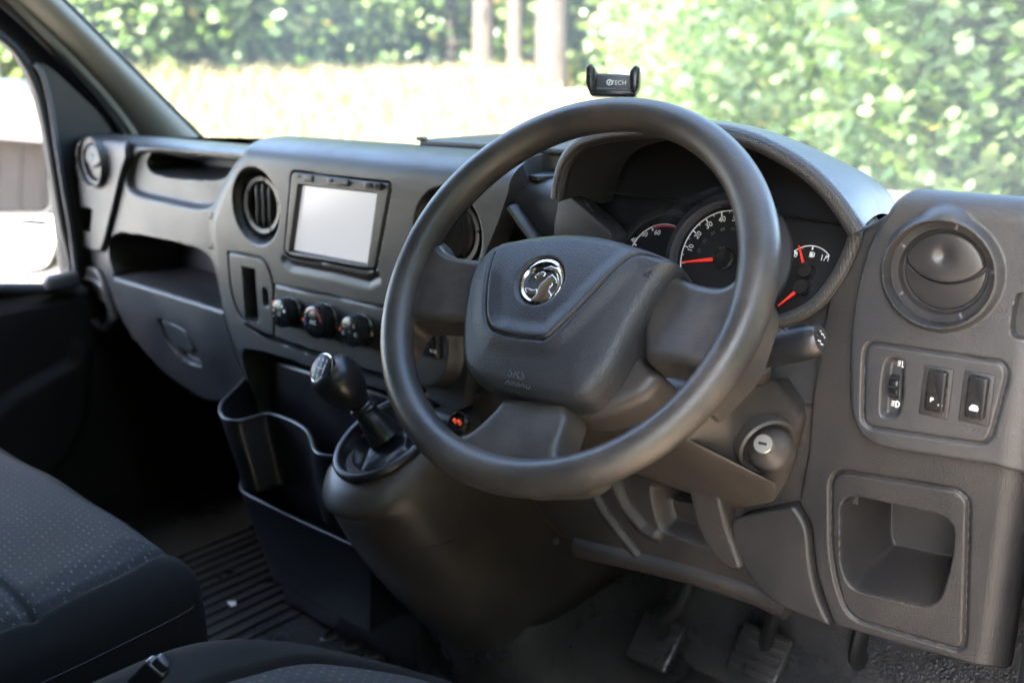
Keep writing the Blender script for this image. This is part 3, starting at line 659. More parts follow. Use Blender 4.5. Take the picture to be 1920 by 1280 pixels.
# fuel and temperature gauges
cF = dp(1515, 509); rF = np.linalg.norm(dp(1513, 462)-cF)
tube('scale_arc', arc3(cF, rF, 135, 45, .0015, 24), .0006, M['white'], cl, 6); tube('scale_arc', arc3(cF, rF*.93, 128, 112, .0015, 8), .0008, M['redband'], cl, 6)
for a in (135, 90, 45):
    u = np.array([math.cos(rad(a)), math.sin(rad(a))]); rbox('tick', d3(cF+u*rF*.93, .0016), (rF*.16, .0016, .0004), M['white'], cl, np.array([de1*u[0]+de2*u[1], -de1*u[1]+de2*u[0], dn_]), r=0)
text('numeral', '0', d3(cF+np.array([-.62, .58])*rF, .0018), de1, de2, .009, M['white'], cl); text('numeral', '1/1', d3(cF+np.array([.58, .58])*rF, .0018), de1, de2, .009, M['white'], cl)
fp = d3(cF+np.array([0, .66])*rF, .0016); rbox('fuel_symbol', fp, (.004, .006, .0004), M['white'], cl, np.array([de1, de2, dn_]), r=0)
rbox('fuel_symbol', fp+de1*.0032, (.001, .005, .0004), M['white'], cl, np.array([de1, de2, dn_]), r=0)
needle(cF, (1499, 461), 0, .0016, .0085)
cH = dp(1508, 541); needle(cH, (1460, 574), 0, .0020, .0085)
tube('scale_arc', arc3(cH, rF*.9, -50, -5, .0015, 12), .0008, M['redband'], cl, 6)

# hood: knurled lip, outer skin, inner cavity
LY, OY = -.025, .12
Lp = [Y(*p, LY) for p in [(1046, 372), (1050, 340), (1062, 303), (1088, 272), (1132, 255), (1190, 247), (1260, 243), (1340, 247), (1405, 262), (1462, 288), (1515, 322), (1560, 366), (1592, 410), (1608, 436)]]
Op = [Y(*p, OY) for p in [(1060, 372), (1062, 335), (1070, 296), (1096, 263), (1140, 249), (1200, 241), (1280, 238), (1370, 244), (1440, 256), (1510, 277), (1572, 302), (1625, 330), (1660, 362), (1676, 408)]]
L3 = resample(spline(Lp, 8), 90); O3 = resample(spline(Op, 8), 90)
I3 = [np.array([p[0]*.94+.53*.06, .045, p[2]-.012]) for p in L3]
B3 = [np.array([.53+(p[0]-.53)*.72, .26, min(p[2]-.09, .78)]) for p in O3]
rings = []
for t in np.linspace(0, 1, 9):
    rings.append([a+(b-a)*t+np.array([0, 0, .010])*math.sin(t*math.pi) for a, b in zip(L3, O3)])
for t in np.linspace(.15, 1, 7): rings.append([a+(b-a)*t+np.array([0, .02, .02])*math.sin(t*math.pi) for a, b in zip(O3, B3)])
hd = loft('cluster_hood', rings, M['dash'], dash, closed=False)
tube('hood_lip', L3, .0085, M['lip'], hd, 14)
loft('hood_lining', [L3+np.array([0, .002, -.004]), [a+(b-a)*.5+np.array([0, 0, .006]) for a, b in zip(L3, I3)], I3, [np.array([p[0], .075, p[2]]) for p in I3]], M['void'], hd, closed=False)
# lower rim of the binnacle
Rm = spline([Y(*p, .0) for p in [(1608, 434), (1592, 480), (1566, 528), (1528, 572), (1478, 598), (1420, 610), (1340, 612), (1240, 590), (1150, 552)]], 8)
tube('cluster_rim', Rm, .0075, M['lip'], hd, 12)
rin = [np.array([p[0]*.96+.53*.04, .06, p[2]+.004]) for p in Rm]
loft('rim_lining', [Rm, rin], M['dash_dark'], hd, closed=False)
# triangular cheek on the left of the binnacle
ck = [Y(*p, .012) for p in [(1052, 352), (1150, 440), (1120, 520), (1040, 500), (1038, 420)]]
prism('hood_cheek', fillet(np.array([(p[0], p[2]) for p in ck]), .01), (0, .012, 0), (1, 0, 0), (0, 0, 1), (0, -1, 0), -.03, .0, M['dash'], hd, r=.0015)
sheet('cluster_lens', plane_surf(D0+dn_*.022, de1, de2), (-.235, .21, -.11, .13), .01, M['lens'], cl, region=psdf(cpoly*.93, .3))

# right hand pod
def roll(t, r): t = np.clip(t, 0, None); a = np.clip(t/r, 0, math.pi/2); return r*np.sin(a)+0*t, r*(1-np.cos(a))+np.clip(t-r*math.pi/2, 0, None)
def SR(U, V):
    U = np.asarray(U, float)+0*np.asarray(V); V = np.asarray(V, float)+0*U
    sx, yx = roll(U-.868, .026); sz, yz_ = roll(V-.823, .010); sz = sz-.30*np.clip(V-.839, 0, None)
    return np.stack([np.minimum(U, .868)+sx, yx+yz_, np.minimum(V, .823)+sz], 1)
lowo = np.array([tuple(q) for q in xz([(1664, 401), (1622, 428), (1592, 465), (1570, 505), (1553, 560), (1537, 640), (1522, 740), (1514, 850), (1497, 940), (1520, 985), (1530, 1075), (1562, 1172), (1720, 1218), (1860, 1256)])]+[(.92, .392), (.925, .86), (.785, .86)])
lowf = psdf(fillet(lowo, .006), .3)
pkp = psdf(fillet(xz([(1557, 880), (1795, 918), (1816, 938), (1808, 1222), (1590, 1158), (1568, 1095), (1557, 1030)]), [.02, .02, .02, .012, .02, .03, .03]))
pko = psdf(fillet(xz([(1584, 934), (1782, 978), (1774, 1060), (1750, 1134), (1598, 1098), (1584, 1060)]), [.016, .016, .03, .018, .018, .03]))
def low_disp(U, V): return rnd(lowf(U, V), .004)+groove(pkp(U, V), .0019, .0036)-.095*ss(-(pko(U, V)-.006)/.018)
sheet('driver_lower_panel', SR, (.64, .96, .36, .90), .0011, M['dash_dusty'], dash, low_disp, lowf, skirt=.05)
upo = np.array([tuple(q) for q in xz([(1672, 395), (1638, 455), (1610, 560), (1600, 680), (1602, 770), (1622, 815), (1660, 834), (1870, 866)])]+[(.915, .60), (.93, .62), (.93, .90), (.80, .90), (.785, .86)])
upf = psdf(fillet(upo, [.01, .03, .05, .05, .03, .02, .02, .01, .01, .01, .01, .01, .01]), .3)
cV = Y(1772, 508)[[0, 2]]; rV = (Y(1772, 398)[2]-Y(1772, 624)[2])/2
sp_ = psdf(fillet(xz([(1632, 636), (1888, 674), (1897, 695), (1862, 828), (1626, 793), (1628, 700)]), [.012, .014, .012, .014, .012, .03]))
w1 = psdf(fillet(xz([(1668, 662), (1708, 664), (1704, 750), (1696, 780), (1656, 780), (1660, 700)]), .012))
sv = psdf(fillet(xz([(1913, 542), (1960, 548), (1960, 640), (1903, 630), (1900, 600)]), .006))
def up_disp(U, V):
    q = np.hypot(U-cV[0], V-cV[1])
    return   .012+rnd(upf(U, V), .005)+.010*ss((rV-q)/.006)-.034*ss((rV*.875-q)/.004)+groove(sp_(U, V), .0017, .0032)-.008*ss(-w1(U, V)/.006)-.03*ss(-sv(U, V)/.004)
pod = sheet('vent_pod', SR, (.66, .96, .56, .93), .0010, M['dash'], dash, up_disp, upf, skirt=.02)
vent('air_vent', (cV[0], -.0065, cV[1]), (0, -1, 0), rV*.865, M['vent'], 'large round dark vent at the right hand end', 'flap')
# headlamp level wheel and two rocker switches
lv = lathe('level_wheel', [(.0135, -.004), (.0140, -.003), (.0140, .003), (.0135, .004)], Y(1684, 720, .004), (1, 0, .05), M['satin'], dash, 40)
for k in range(10):
    a = 2*math.pi*k/10; tube('thumb_ridge', [Y(1684, 720, .004)+np.array([s, -.0140*math.cos(a), .0140*math.sin(a)]) for s in (-.004, .004)], .0024, M['satin'], lv, 8)
def lamp_mark(px, parent, sx=1):
    c = Y(*px, -.0055); tube('lamp_symbol', [c+np.array([.0028*math.cos(t)*1.1, 0, .003*math.sin(t)]) for t in np.linspace(-1.57, 1.57, 9)]+[c+np.array([0, 0, .003])*s for s in (1, -1)], .0005, M['white'], parent, 6)
    for s in (-.002, 0, .002): rbox('lamp_symbol', c+np.array([-.003, 0, s]), (.003, .0005, .0007), M['white'], parent, r=0)
lamp_mark((1692, 682), lv); lamp_mark((1680, 757), lv)
text('lettering', '0', Y(1703, 722, -.0058), (1, 0, 0), (0, 0, 1), .006, M['white'], lv)
for px, sym in (((1757, 732), 'P'), ((1833, 744), 'V')):
    c = Y(*px, -.014); tl = np.array([[1, 0, .0], [0, .995, .0], [0, 0, 1]])
    s = rbox('rocker_switch', c, (.0172, .010, .0385), M['smooth'], dash, r=.0022)
    s['label'] = 'black rocker switch with parking sensor symbol' if sym == 'P' else 'black rocker switch with vehicle warning symbol'
    rbox('switch_frame', Y(px[0]-1, px[1]+2, -.0115), (.0265, .004, .048), M['dash_dark'], s, r=.0015)
    # raised S-shaped finger pad
    sf = np.array([(-.0030, .0185), (.0078, .0185), (.0078, -.0175), (.0045, -.0175), (.004, -.006), (.000, .004)])
    prism('finger_pad', fillet(sf, .003), c+np.array([0, -.005, 0]), (1, 0, 0), (0, 0, 1), (0, -1, 0), -.001, .0008, M['satin'], s, r=.0006)
    p = Y(px[0]-4, px[1]+21, -.0195)
    if sym == 'P':
        text('lettering', 'P', p+np.array([-.003, 0, .001]), (1, 0, 0), (0, 0, 1), .0065, M['white'], s)
        prism('symbol', np.array([(0, 0), (.0045, 0), (.003, .004), (.002, .004)]), p+np.array([.0025, 0, -.003]), (1, 0, 0), (0, 0, 1), (0, -1, 0), 0, .0002, M['white'], s)
    else:
        prism('symbol', np.array([(-.005, -.0025), (.002, -.0025), (.0025, 0), (.001, .0025), (-.003, .0025), (-.005, .0)]), p, (1, 0, 0), (0, 0, 1), (0, -1, 0), 0, .0002, M['white'], s)
        rbox('symbol', p+np.array([.0043, 0, .0008]), (.001, .0003, .0045), M['white'], s, r=0); rbox('symbol', p+np.array([.0043, 0, -.0028]), (.001, .0003, .001), M['white'], s, r=0)

# knee panels under the column
KY = .015
def SK(U, V): return np.stack([U, KY+.12*np.clip(.46-V, 0, 1)**1.2+0*U, V], 1)
def kz(pts): return xz(pts, KY)
ko = kz([(860, 735), (1560, 760), (1520, 940), (1500, 1000), (1520, 1075), (1560, 1172), (1450, 1132), (1330, 1092), (1180, 1047), (1085, 1026), (1040, 1008), (1012, 975), (985, 930), (940, 860)]); kf = psdf(fillet(ko, .008), .3)
r1 = ldist(kz([(1095, 890), (1130, 960), (1165, 1010), (1192, 1046)]), .1); r2 = ldist(kz([(1148, 895), (1172, 950), (1205, 992), (1226, 1003)]), .1)
kr = psdf(fillet(kz([(1215, 905), (1222, 960), (1236, 1000), (1420, 1068), (1372, 975), (1318, 905)]), .01)); ks = psdf(fillet(kz([(1228, 905), (1300, 925), (1312, 962), (1236, 950)]), .008))
k2 = psdf(fillet(kz([(1130, 965), (1172, 960), (1225, 1004), (1400, 1075), (1420, 1110), (1195, 1048)]), .006))
sheet('knee_panel', SK, (.20, .76, .30, .66), .0017, M['knee'], dash, lambda U, V: rnd(kf(U, V), .006)+.006*np.exp(-(r1(U, V)/.006)**2)+.008*np.exp(-(r2(U, V)/.007)**2)-.022*ss(-kr(U, V)/.016)-.04*ss(-ks(U, V)/.008), kf, skirt=.06)
kb_ = psdf(fillet(xz([(1371, 978), (1392, 966), (1490, 944), (1516, 985), (1522, 1062), (1536, 1122), (1561, 1173), (1462, 1135), (1412, 1090), (1378, 1026)], .0), [.008, .008, .008, .012, .02, .02, .006, .02, .03, .03]))
sheet('knee_pad', lambda U, V: np.stack([U, 0*U, V], 1), (.60, .74, .36, .56), .0018, M['dash_dusty'], dash, lambda U, V: .004+rnd(kb_(U, V), .004), kb_, skirt=.05)
st = psdf(fillet(xz([(1288, 870), (1348, 885), (1372, 985), (1400, 1062), (1378, 1066), (1345, 1040), (1312, 980)], .0), .008))
sheet('knee_strut', lambda U, V: np.stack([U, .0+0*U, V], 1), (.5, .7, .36, .62), .0018, M['knee'], dash, lambda U, V: .010+rnd(st(U, V), .006), st, skirt=.05)
tube('knee_lower_bar', [Y(*p, .03) for p in [(1085, 1022), (1190, 1044), (1300, 1070), (1420, 1108), (1480, 1136)]], .016, M['knee'], dash, 12)

# ------------------------------------------------------------------ steering wheel
WC = np.array([.5124, -.1913, .7527]); wa, wb = rad(36.24), rad(3.49); RW, rW = .19, .0177
wn = np.array([math.sin(wb)*math.cos(wa), -math.cos(wa)*math.cos(wb), math.sin(wa)]); we1 = np.array([math.cos(wb), math.sin(wb), 0]); we2 = np.cross(wn, we1)
def wp(px, py, h=0.):
    q = onpl((px, py), WC+wn*h, wn)-WC; return (q@we1, q@we2)
def wz(pts, h=0.): return np.array([wp(*p, h) for p in pts])
def w3(ab, h=0.): return WC+we1*ab[0]+we2*ab[1]+wn*h
wheel = thing('steering_wheel', WC, 'large worn dark grey three-spoke steering wheel in front of the instruments', 'steering wheel')
th = np.linspace(0, 2*math.pi, 160, endpoint=False); V = []; F = []; sg = 28
for i, t in enumerate(th):
    u = np.array([math.cos(t), math.sin(t)])
    lump = 1+.035*math.sin(3*t+.4)+.03*math.exp(-((math.sin((t-rad(160))/2))/.12)**2)+.03*math.exp(-((math.sin((t-rad(20))/2))/.12)**2)
    for k in range(sg):
        p = 2*math.pi*k/sg; r = rW*lump
        V.append(w3(u*(RW+r*.96*math.cos(p)), r*1.04*math.sin(p)))
for i in range(160):
    for k in range(sg): a, b = i*sg, ((i+1) % 160)*sg; F.append((a+k, b+k, b+(k+1) % sg, a+(k+1) % sg))
mk('rim', V, F, M['rim'], wheel, sharp=0)
def wsheet(name, px, h, m, r, bow, skirt=.03, fil=.012, res=.0018, disp=None, parent=None):
    P = fillet(wz(px, h), fil) if fil else wz(px, h); f = psdf(P, .1); lo, hi = P.min(0), P.max(0)
    d = disp or (lambda U, V: bow(U, V)+rnd(f(U, V), r))
    return sheet(name, plane_surf(WC+wn*h, we1, we2), (lo[0], hi[0], lo[1], hi[1]), res, m, parent or wheel, (lambda U, V: d(U, V, f)) if disp else d, f, skirt)
# spokes dip from the rim towards the hub
dip = lambda U, V: -.016*ss((.178-np.hypot(U, V))/.10)
wsheet('spoke', [(930, 470), (880, 475), (842, 474), (822, 462), (812, 440), (800, 425), (745, 480), (722, 600), (724, 660), (752, 640), (760, 612), (772, 601), (800, 598), (880, 592), (930, 590)], 0, M['rim'], .010, dip, fil=.010)
wsheet('spoke', [(1225, 480), (1268, 508), (1320, 527), (1352, 532), (1372, 522), (1384, 500), (1400, 490), (1440, 560), (1400, 680), (1320, 765), (1300, 750), (1318, 708), (1316, 690), (1300, 686), (1255, 672), (1196, 668), (1190, 600)], 0, M['rim'], .010, dip, fil=.010)
wsheet('spoke', [(930, 735), (922, 752), (903, 778), (882, 802), (858, 815), (826, 812), (850, 850), (960, 915), (1080, 910), (1120, 880), (1075, 876), (1048, 868), (1040, 845), (1058, 770), (1050, 740)], 0, M['rim'], .010, dip, fil=.010)
# hub moulding behind the pad
wsheet('hub_cover', [(905, 500), (1000, 470), (1200, 480), (1262, 510), (1196, 640), (1200, 668), (1244, 700), (1212, 738), (1150, 768), (1098, 781), (1040, 772), (950, 735), (890, 700)], -.03, M['shroud'], .014, lambda U, V: 0*U, skirt=.03, fil=.014)
# airbag pad: domed, with the moulded seam
pp = [(938, 455), (914, 468), (896, 484), (879, 513), (868, 560), (862, 622), (864, 673), (875, 701), (896, 716), (952, 733), (1020, 749), (1060, 754), (1088, 750), (1112, 737), (1136, 710), (1156, 681), (1177, 636), (1203, 589), (1231, 544), (1254, 512), (1270, 497), (1266, 488), (1228, 471), (1177, 452), (1121, 438), (1065, 433), (1009, 437), (966, 445)]
HP = -.002
seam = ldist(spline(wz([(938, 455), (931, 490), (922, 546), (921, 594), (927, 617), (941, 630), (975, 639), (1020, 644), (1040, 641), (1079, 605), (1121, 561), (1163, 513), (1186, 490), (1205, 481), (1233, 483), (1268, 490)], HP), 5), .03)
cB = np.array(wp(1021, 534, HP)); rB = .0245
def pad_disp(U, V, f):
    s = f(U, V); d = .012*(1-np.exp(s/.030))+rnd(s, .012)+groove(seam(U, V), .0017, .0045)
    d = d+.0035*ss((.02-np.abs(seam(U, V)))/.02)
    q = np.hypot(U-cB[0], V-cB[1]); return d-.006*ss((rB*1.14-q)/.004)
padP = resample(spline(wz(pp, HP), 4, True), 160); padf = psdf(padP, .1)
pad = sheet('airbag_pad', plane_surf(WC+wn*HP, we1, we2), (padP[:, 0].min(), padP[:, 0].max(), padP[:, 1].min(), padP[:, 1].max()), .0013, M['pad'], wheel, lambda U, V: pad_disp(U, V, padf), padf, skirt=.028)
eh = HP+.0085
def padh(ab): return HP+float(pad_disp(np.array([ab[0]]), np.array([ab[1]]), padf)[0])
for s, px, sz in (('SRS', (974, 706), .013), ('AIRBAG', (974, 722), .0085)):
    ab = wp(*px, HP); text('moulded_mark', s, w3(ab, padh(ab)+.0006), we1, we2, sz, M['dialring'], pad, ext=.0002)
for px in ((904, 489), (1213, 519)):           # horn symbols
    ab = np.array(wp(*px, HP)); h0 = padh(ab)+.0002
    tube('horn_symbol', [w3(ab+np.array(q), h0) for q in ((-.006, .0012), (.002, .0015), (.006, .005), (.0045, .0), (.006, -.004), (.002, -.001), (-.006, -.0012), (-.006, .0012))], .0004, M['gap'], pad, 6)
# round emblem: bright ring with a griffin holding a flag
em = lathe('emblem', [(rB*1.08, -.003), (rB*1.06, .001), (rB*.99, .0012), (rB*.97, -.001), (.0005, -.001)], w3(cB, eh-.004), wn, M['smooth'], wheel, 64)
lathe('emblem_ring', [(rB*.98, -.001), (rB*.97, .0022), (rB*.88, .003), (rB*.80, .0018), (rB*.79, -.001)], w3(cB, eh-.004), wn, M['chrome'], em, 64, cap=False)
def ez(pts): return np.array([wp(840+a/3.557, 420+b/3.557, eh-.002) for a, b in pts])
for nm, pts in (('griffin', [(548, 512), (575, 485), (597, 462), (604, 425), (622, 398), (648, 378), (672, 352), (690, 346), (697, 334), (706, 348), (722, 362), (731, 384), (722, 402), (708, 392), (697, 396), (700, 412), (684, 424), (676, 448), (692, 468), (688, 494), (655, 512), (615, 524), (575, 522)]),
                ('flag', [(582, 352), (604, 330), (640, 318), (657, 332), (642, 352), (612, 362), (596, 374)]),
                ('wing_bar', [(512, 430), (540, 428), (565, 440), (598, 436), (594, 466), (562, 474), (530, 470)]),
                ('claw', [(640, 300), (690, 280), (735, 300), (760, 345), (765, 395), (745, 445), (715, 480), (700, 470), (728, 425), (738, 385), (730, 340), (705, 312), (668, 306)])):
    prism(nm, ez(pts), WC, we1, we2, wn, eh-.005, eh-.0008, M['chrome'], em, r=.0006)

# ------------------------------------------------------------------ steering column with ignition and stalk
column = thing('steering_column', (.56, .0, .6), 'grey brown steering column shroud with ignition lock under the wheel', 'steering column')
vt = dict(a1=Y(1378, 738, -.105), a2=Y(1446, 703, -.02), a3=Y(1508, 788, .00), a4=Y(1480, 900, .0), a5=Y(1452, 946, -.03), a6=Y(1438, 905, -.072), a7=Y(1262, 826, -.118), b1=Y(1376, 960, .02), b2=Y(1196, 888, -.015), c1=Y(1090, 800, -.12), c2=Y(1060, 850, -.02),
          t1=Y(1250, 700, -.08), t2=Y(1120, 690, -.06), r1=Y(1508, 788, .00)+np.array([-.02, .09, .03]), r2=Y(1480, 900, .0)+np.array([-.02, .09, .02]), k1=Y(1060, 850, -.02)+np.array([0, .1, .02]), k2=Y(1120, 690, .05), k3=Y(1446, 703, .07))
kk = list(vt); ix = {k: i for i, k in enumerate(kk)}
fc = [('a1', 'a2', 'a3', 'a4', 'a5', 'a6', 'a7'), ('a7', 'a6', 'a5', 'b1', 'b2'), ('a4', 'r2', 'b1', 'a5'), ('a3', 'r1', 'r2', 'a4'), ('a2', 'k3', 'r1', 'a3'), ('a7', 'b2', 'c2', 'c1'), ('c1', 't2', 't1', 'a1', 'a7'), ('t1', 't2', 'k2', 'k3', 'a2', 'a1'), ('c1', 'c2', 'k1', 'k2', 't2'), ('b2', 'b1', 'r2', 'k1', 'c2')]
o = mk('shroud', [vt[k] for k in kk], [tuple(ix[q] for q in f) for f in fc], M['shroud'], column, sharp=0)
bm = bmesh.new(); bm.from_mesh(o.data); bmesh.ops.recalc_face_normals(bm, faces=bm.faces); bm.to_mesh(o.data); bm.free(); bevel(o, .009, 4, 12)
A = vt['a1']; An = np.cross(vt['a3']-vt['a7'], vt['a1']-vt['a5']); An /= np.linalg.norm(An)
if An@(CAM-A) < 0: An = -An
pc = (vt['a1']+vt['a3']+vt['a4']+vt['a6'])/4
ig = onpl((1440, 838), pc+An*.004, An)
igo = lathe('ignition_surround', [(.0315, -.012), (.0312, .000), (.0285, .002), (.026, -.001), (.0245, -.008)], ig, An, M['shroud'], column, 48, cap=False)
an2 = onpl((1419, 824), ig+An*.016, An)-ig; an2 /= np.linalg.norm(an2); kp = ig+an2*.0150
lathe('ignition_boss', [(.0235, -.01), (.0230, .001), (.0205, .006), (.0165, .010), (.0128, .0135), (.0108, .0160)], ig-an2*.004, an2, M['shroud'], igo, 40)

kbb = lathe('lock_barrel', [(.0098, -.012), (.0098, .002), (.009, .003)], kp, an2, M['steel'], igo, 32)
k1_, k2_, _ = frame_from(an2); rbox('key_slot', kp+an2*.003, (.0085, .0028, .0012), M['void'], igo, np.array([k1_, k2_, an2]), r=.0004)
# right hand stalk
s0, s1 = Y(1372, 670, -.075), Y(1528, 637, -.075); sn = (s1-s0)/np.linalg.norm(s1-s0); L = np.linalg.norm(s1-s0)
stk = lathe('wiper_stalk', [(.011, -.03), (.0125, .0), (.0155, L*.25), (.0165, L*.45), (.0170, L*.60), (.0163, L*.605), (.0163, L*.625), (.0171, L*.63), (.0174, L*.80), (.0168, L*.93), (.0156, L*.98)], s0, sn, M['satin'], column, 36)
lathe('stalk_tip', [(.0160, L*.93), (.0155, L*1.02), (.0130, L*1.07)], s0, sn, M['vent'], stk, 36)
t1_, t2_, _ = frame_from(sn); tb = s0+sn*(L*1.072)
rbox('tip_bar', tb, (.0045, .021, .0014), M['satin'], stk, np.array([t1_*.8+t2_*.6, t2_*.8-t1_*.6, sn]), r=.0005)
for k in range(4):
    for s in (-1, 1):
        lathe('spray_dot', [(.0008, 0), (.0008, .0003)], tb+(t1_*.8+t2_*.6)*s*(.0045+.0012*(k % 2))+(t2_*.8-t1_*.6)*(k-1.5)*.0025+sn*.0002, sn, M['white'], stk, 8)
for q, dx in ((.70, .0), (.76, .002)):
    c = s0+sn*L*q; nn = np.array([.15, -.45, .88]); nn -= sn*(nn@sn); nn /= np.linalg.norm(nn); tt = np.cross(nn, sn)
    tube('stalk_symbol', [c+nn*.0176+sn*.0022*math.cos(t)+tt*.003*math.sin(t) for t in np.linspace(0, 6.28, 13)], .0003, M['greyprint'], stk, 6)
tube('stalk_boot', [Y(1380, 690, -.03), Y(1405, 692, -.04), Y(1420, 676, -.05)], [.028, .024, .015], M['shroud'], column, 20)
tube('tilt_lever', [Y(1392, 712, -.13), Y(1380, 752, -.13)], .006, M['satin'], column, 10, flat=.6)

# ------------------------------------------------------------------ gear console, lever, storage trays
cons = thing('gear_console', (.11, .1, 0), 'smooth dark plastic gear console rising from the floor beside the footwell', 'console')
def ushape(z, cx, yt, hw, yb, n=28, ly=1.05):
    a = np.linspace(math.pi, 0, n); L = hw*ly
    pts = [(cx-hw, yb)]+[(cx-hw, yb+(yt+L-yb)*t) for t in (.4, .8)]+[(cx+hw*math.cos(q), yt+L-L*math.sin(q)) for q in a]+[(cx+hw, yb+(yt+L-yb)*t) for t in (.8, .4)]+[(cx+hw, yb)]
    return [np.array([x, y, z]) for x, y in pts]
prf = spline([(.462, .118, -.118, .046, .02), (.466, .118, -.135, .060, .03), (.455, .118, -.153, .074, .05), (.43, .118, -.162, .084, .1), (.38, .118, -.152, .090, .2), (.30, .12, -.112, .098, .3), (.20, .125, -.045, .108, .36), (.10, .13, .035, .116, .40), (.03, .13, .085, .126, .42), (-.005, .13, .10, .138, .42)], 5)
def tilt(ring): return [np.array([p[0], p[1], p[2]+(p[1]+.06)*.50*float(ss((p[2]-.36)/.09))*(p[1] < .05)]) for p in ring]
loft('console_body', [tilt(ushape(*q)) for q in prf], M['trunk'], cons, closed=False)
# joint line round the console
ji = [ushape(z, .1195, yt, hw+.0004, .25) for z, yt, hw in ((.335, -.1287, .0950),)][0]
tube('joint_line', [p+np.array([0, 0, -.03*max(0, (p[1]+.13))]) for p in ji[6:30]], .0012, M['gap'], cons, 6)
lathe('screw', [(.006, 0), (.005, .002), (.002, .002)], Y(1043, 1014, .12), (.7, -.7, .1), M['gap'], cons, 16)
# rubber floor covering folded up round its foot
loft('mat_upstand', [ushape(z, .135, yt, hw, .45, ly=1.0) for z, yt, hw in ((.15, .03, .122), (.10, .03, .135), (.05, .055, .155), (.015, .055, .19), (.002, .03, .23))], M['rubber'], cons, closed=False)

lever = thing('gear_lever', (.11, -.06, .46), 'black gear lever with chrome ringed shift pattern cap', 'gear lever')
K1, K0 = Zp(606, 684, .568), Zp(672, 754, .512); ka = (K1-K0)/np.linalg.norm(K1-K0); Lk = np.linalg.norm(K1-K0)
lathe('knob', [(.0150, -.002), (.0190, .005), (.0230, Lk*.13), (.0290, Lk*.30), (.0330, Lk*.48), (.0342, Lk*.64), (.0326, Lk*.80), (.0275, Lk*.92), (.0170, Lk*.97), (.006, Lk*1.0), (.0005, Lk*1.003)], K0, ka, M['satin'], lever, 48, sharp=60)
Cb = K0+ka*Lk*.60; cv = CAM-Cb; cv /= np.linalg.norm(cv); cn = cv*.70+(-RT*.93+UP*.36)*.70; cn /= np.linalg.norm(cn)
co_ = onpl((603, 691), Cb+cn*.0310, cn)
capo = lathe('shift_cap', [(.0205, -.006), (.0200, .0005), (.016, .0018), (.008, .0026), (.0005, .003)], co_, cn, M['cap'], lever, 48, sharp=60)
lathe('cap_ring', [(.0200, -.002), (.0212, .0004), (.0200, .0012), (.0192, .0006)], co_, cn, M['chrome'], lever, 48, cap=False)
g2 = ZZ-cn*(ZZ@cn); g2 /= np.linalg.norm(g2); g1 = np.cross(g2, cn); tp = co_+cn*.0032
for q in (-.008, 0, .008): tube('shift_line', [tp+g1*q+g2*-.007, tp+g1*q+g2*.007], .0005, M['white'], capo, 6)
tube('shift_line', [tp+g1*-.008, tp+g1*.008], .0005, M['white'], capo, 6)
for i, q in enumerate((-.008, 0, .008)):
    text('numeral', str(2*i+1), tp+g1*q+g2*.0110, g1, g2, .006, M['white'], capo); text('numeral', str(2*i+2), tp+g1*q-g2*.0110, g1, g2, .006, M['white'], capo)
text('numeral', 'R', tp-g1*.0135+g2*.004, g1, g2, .006, M['orange'], capo)
G0 = Zp(722, 818, .462); sl = spline([K0+ka*.002, K0-ka*.012, K0*.55+G0*.45, G0], 6)
tube('sleeve', sl, np.interp(np.linspace(0, 1, len(sl)), [0, .3, .42, .6, 1], [.0125, .0125, .0165, .0165, .025]), M['satin'], lever, 24)
for t in (.22, .42): 
    k = int(t*len(sl)); d = sl[k+1]-sl[k-1]; lathe('collar_ring', [(.0125, -.004), (.0175, -.003), (.0190, 0), (.0175, .003), (.0125, .004)], sl[k], d, M['satin'], lever, 32)
gai = []
for z, s, w in ((.462, 1.0, 0), (.470, .98, 0), (.474, .90, .02), (.466, .80, .06), (.452, .68, .10), (.448, .55, .12), (.456, .42, .08)):
    gai.append([np.array([.118+(.062+.0)*s*(math.cos(a)*(1+w*math.sin(5*a)))+.0*a, -.070+.072*s*(math.sin(a)*(1+w*math.cos(4*a+1))), z+.006*w*10*math.sin(6*a)*.3]) for a in np.linspace(0, 2*math.pi, 48, endpoint=False)])
gai = [tilt(g) for g in gai]
loft('gaiter', gai, M['satin'], lever, cap=(False, True))
tube('gaiter_roll', [p+np.array([0, 0, .002]) for p in gai[1]], .0065, M['satin'], lever, 10, closed=True)

def traym(name, rim, z, zb, taper, label, wall=.003, lipr=.0038):
    R = np.array([Zp(*p, z) for p in rim]); R = spline(R, 6)
    T = np.gradient(R, axis=0); T /= np.linalg.norm(T, axis=1)[:, None]; Nn = np.cross(T, ZZ)          # outward
    cen = R.mean(0)+np.array([.05, .12, 0])
    if ((R-cen)*Nn).sum() < 0: Nn = -Nn
    t = thing(name, (R.mean(0)[0], R.mean(0)[1], zb), label, 'storage tray')
    def off(d, zz, k): 
        P = R+Nn*d; P = P+(cen-P)*k; P[:, 2] = zz; return P
    bot = off(0, zb, taper)
    loft('tray_wall', [off(.0, z, 0), off(.001, z-.01, 0), bot, off(-wall, zb+.004, taper), off(-wall, z, 0)], M['satin'], t, closed=False)
    fl = np.array([(p[0], p[1]) for p in bot]); fl = np.vstack([fl, [(fl[-1][0], fl[-1][1]+.12), (fl[0][0], max(fl[0][1], fl[-1][1]+.1))]])
    prism('tray_floor', fl, (0, 0, zb), (1, 0, 0), (0, 1, 0), (0, 0, 1), -.002, .003, M['satin'], t)
    tube('rim_lip', R+np.array([0, 0, .001]), lipr, M['satin'], t, 10)
    return t
traym('storage_tray', [(467, 704), (443, 730), (421, 752), (413, 768), (420, 785), (443, 791), (472, 785), (503, 778), (540, 788), (572, 806), (584, 826), (590, 845), (604, 855), (628, 858)], .435, .32, .12, 'upper black open tray with a wavy rim, left of the gear lever')
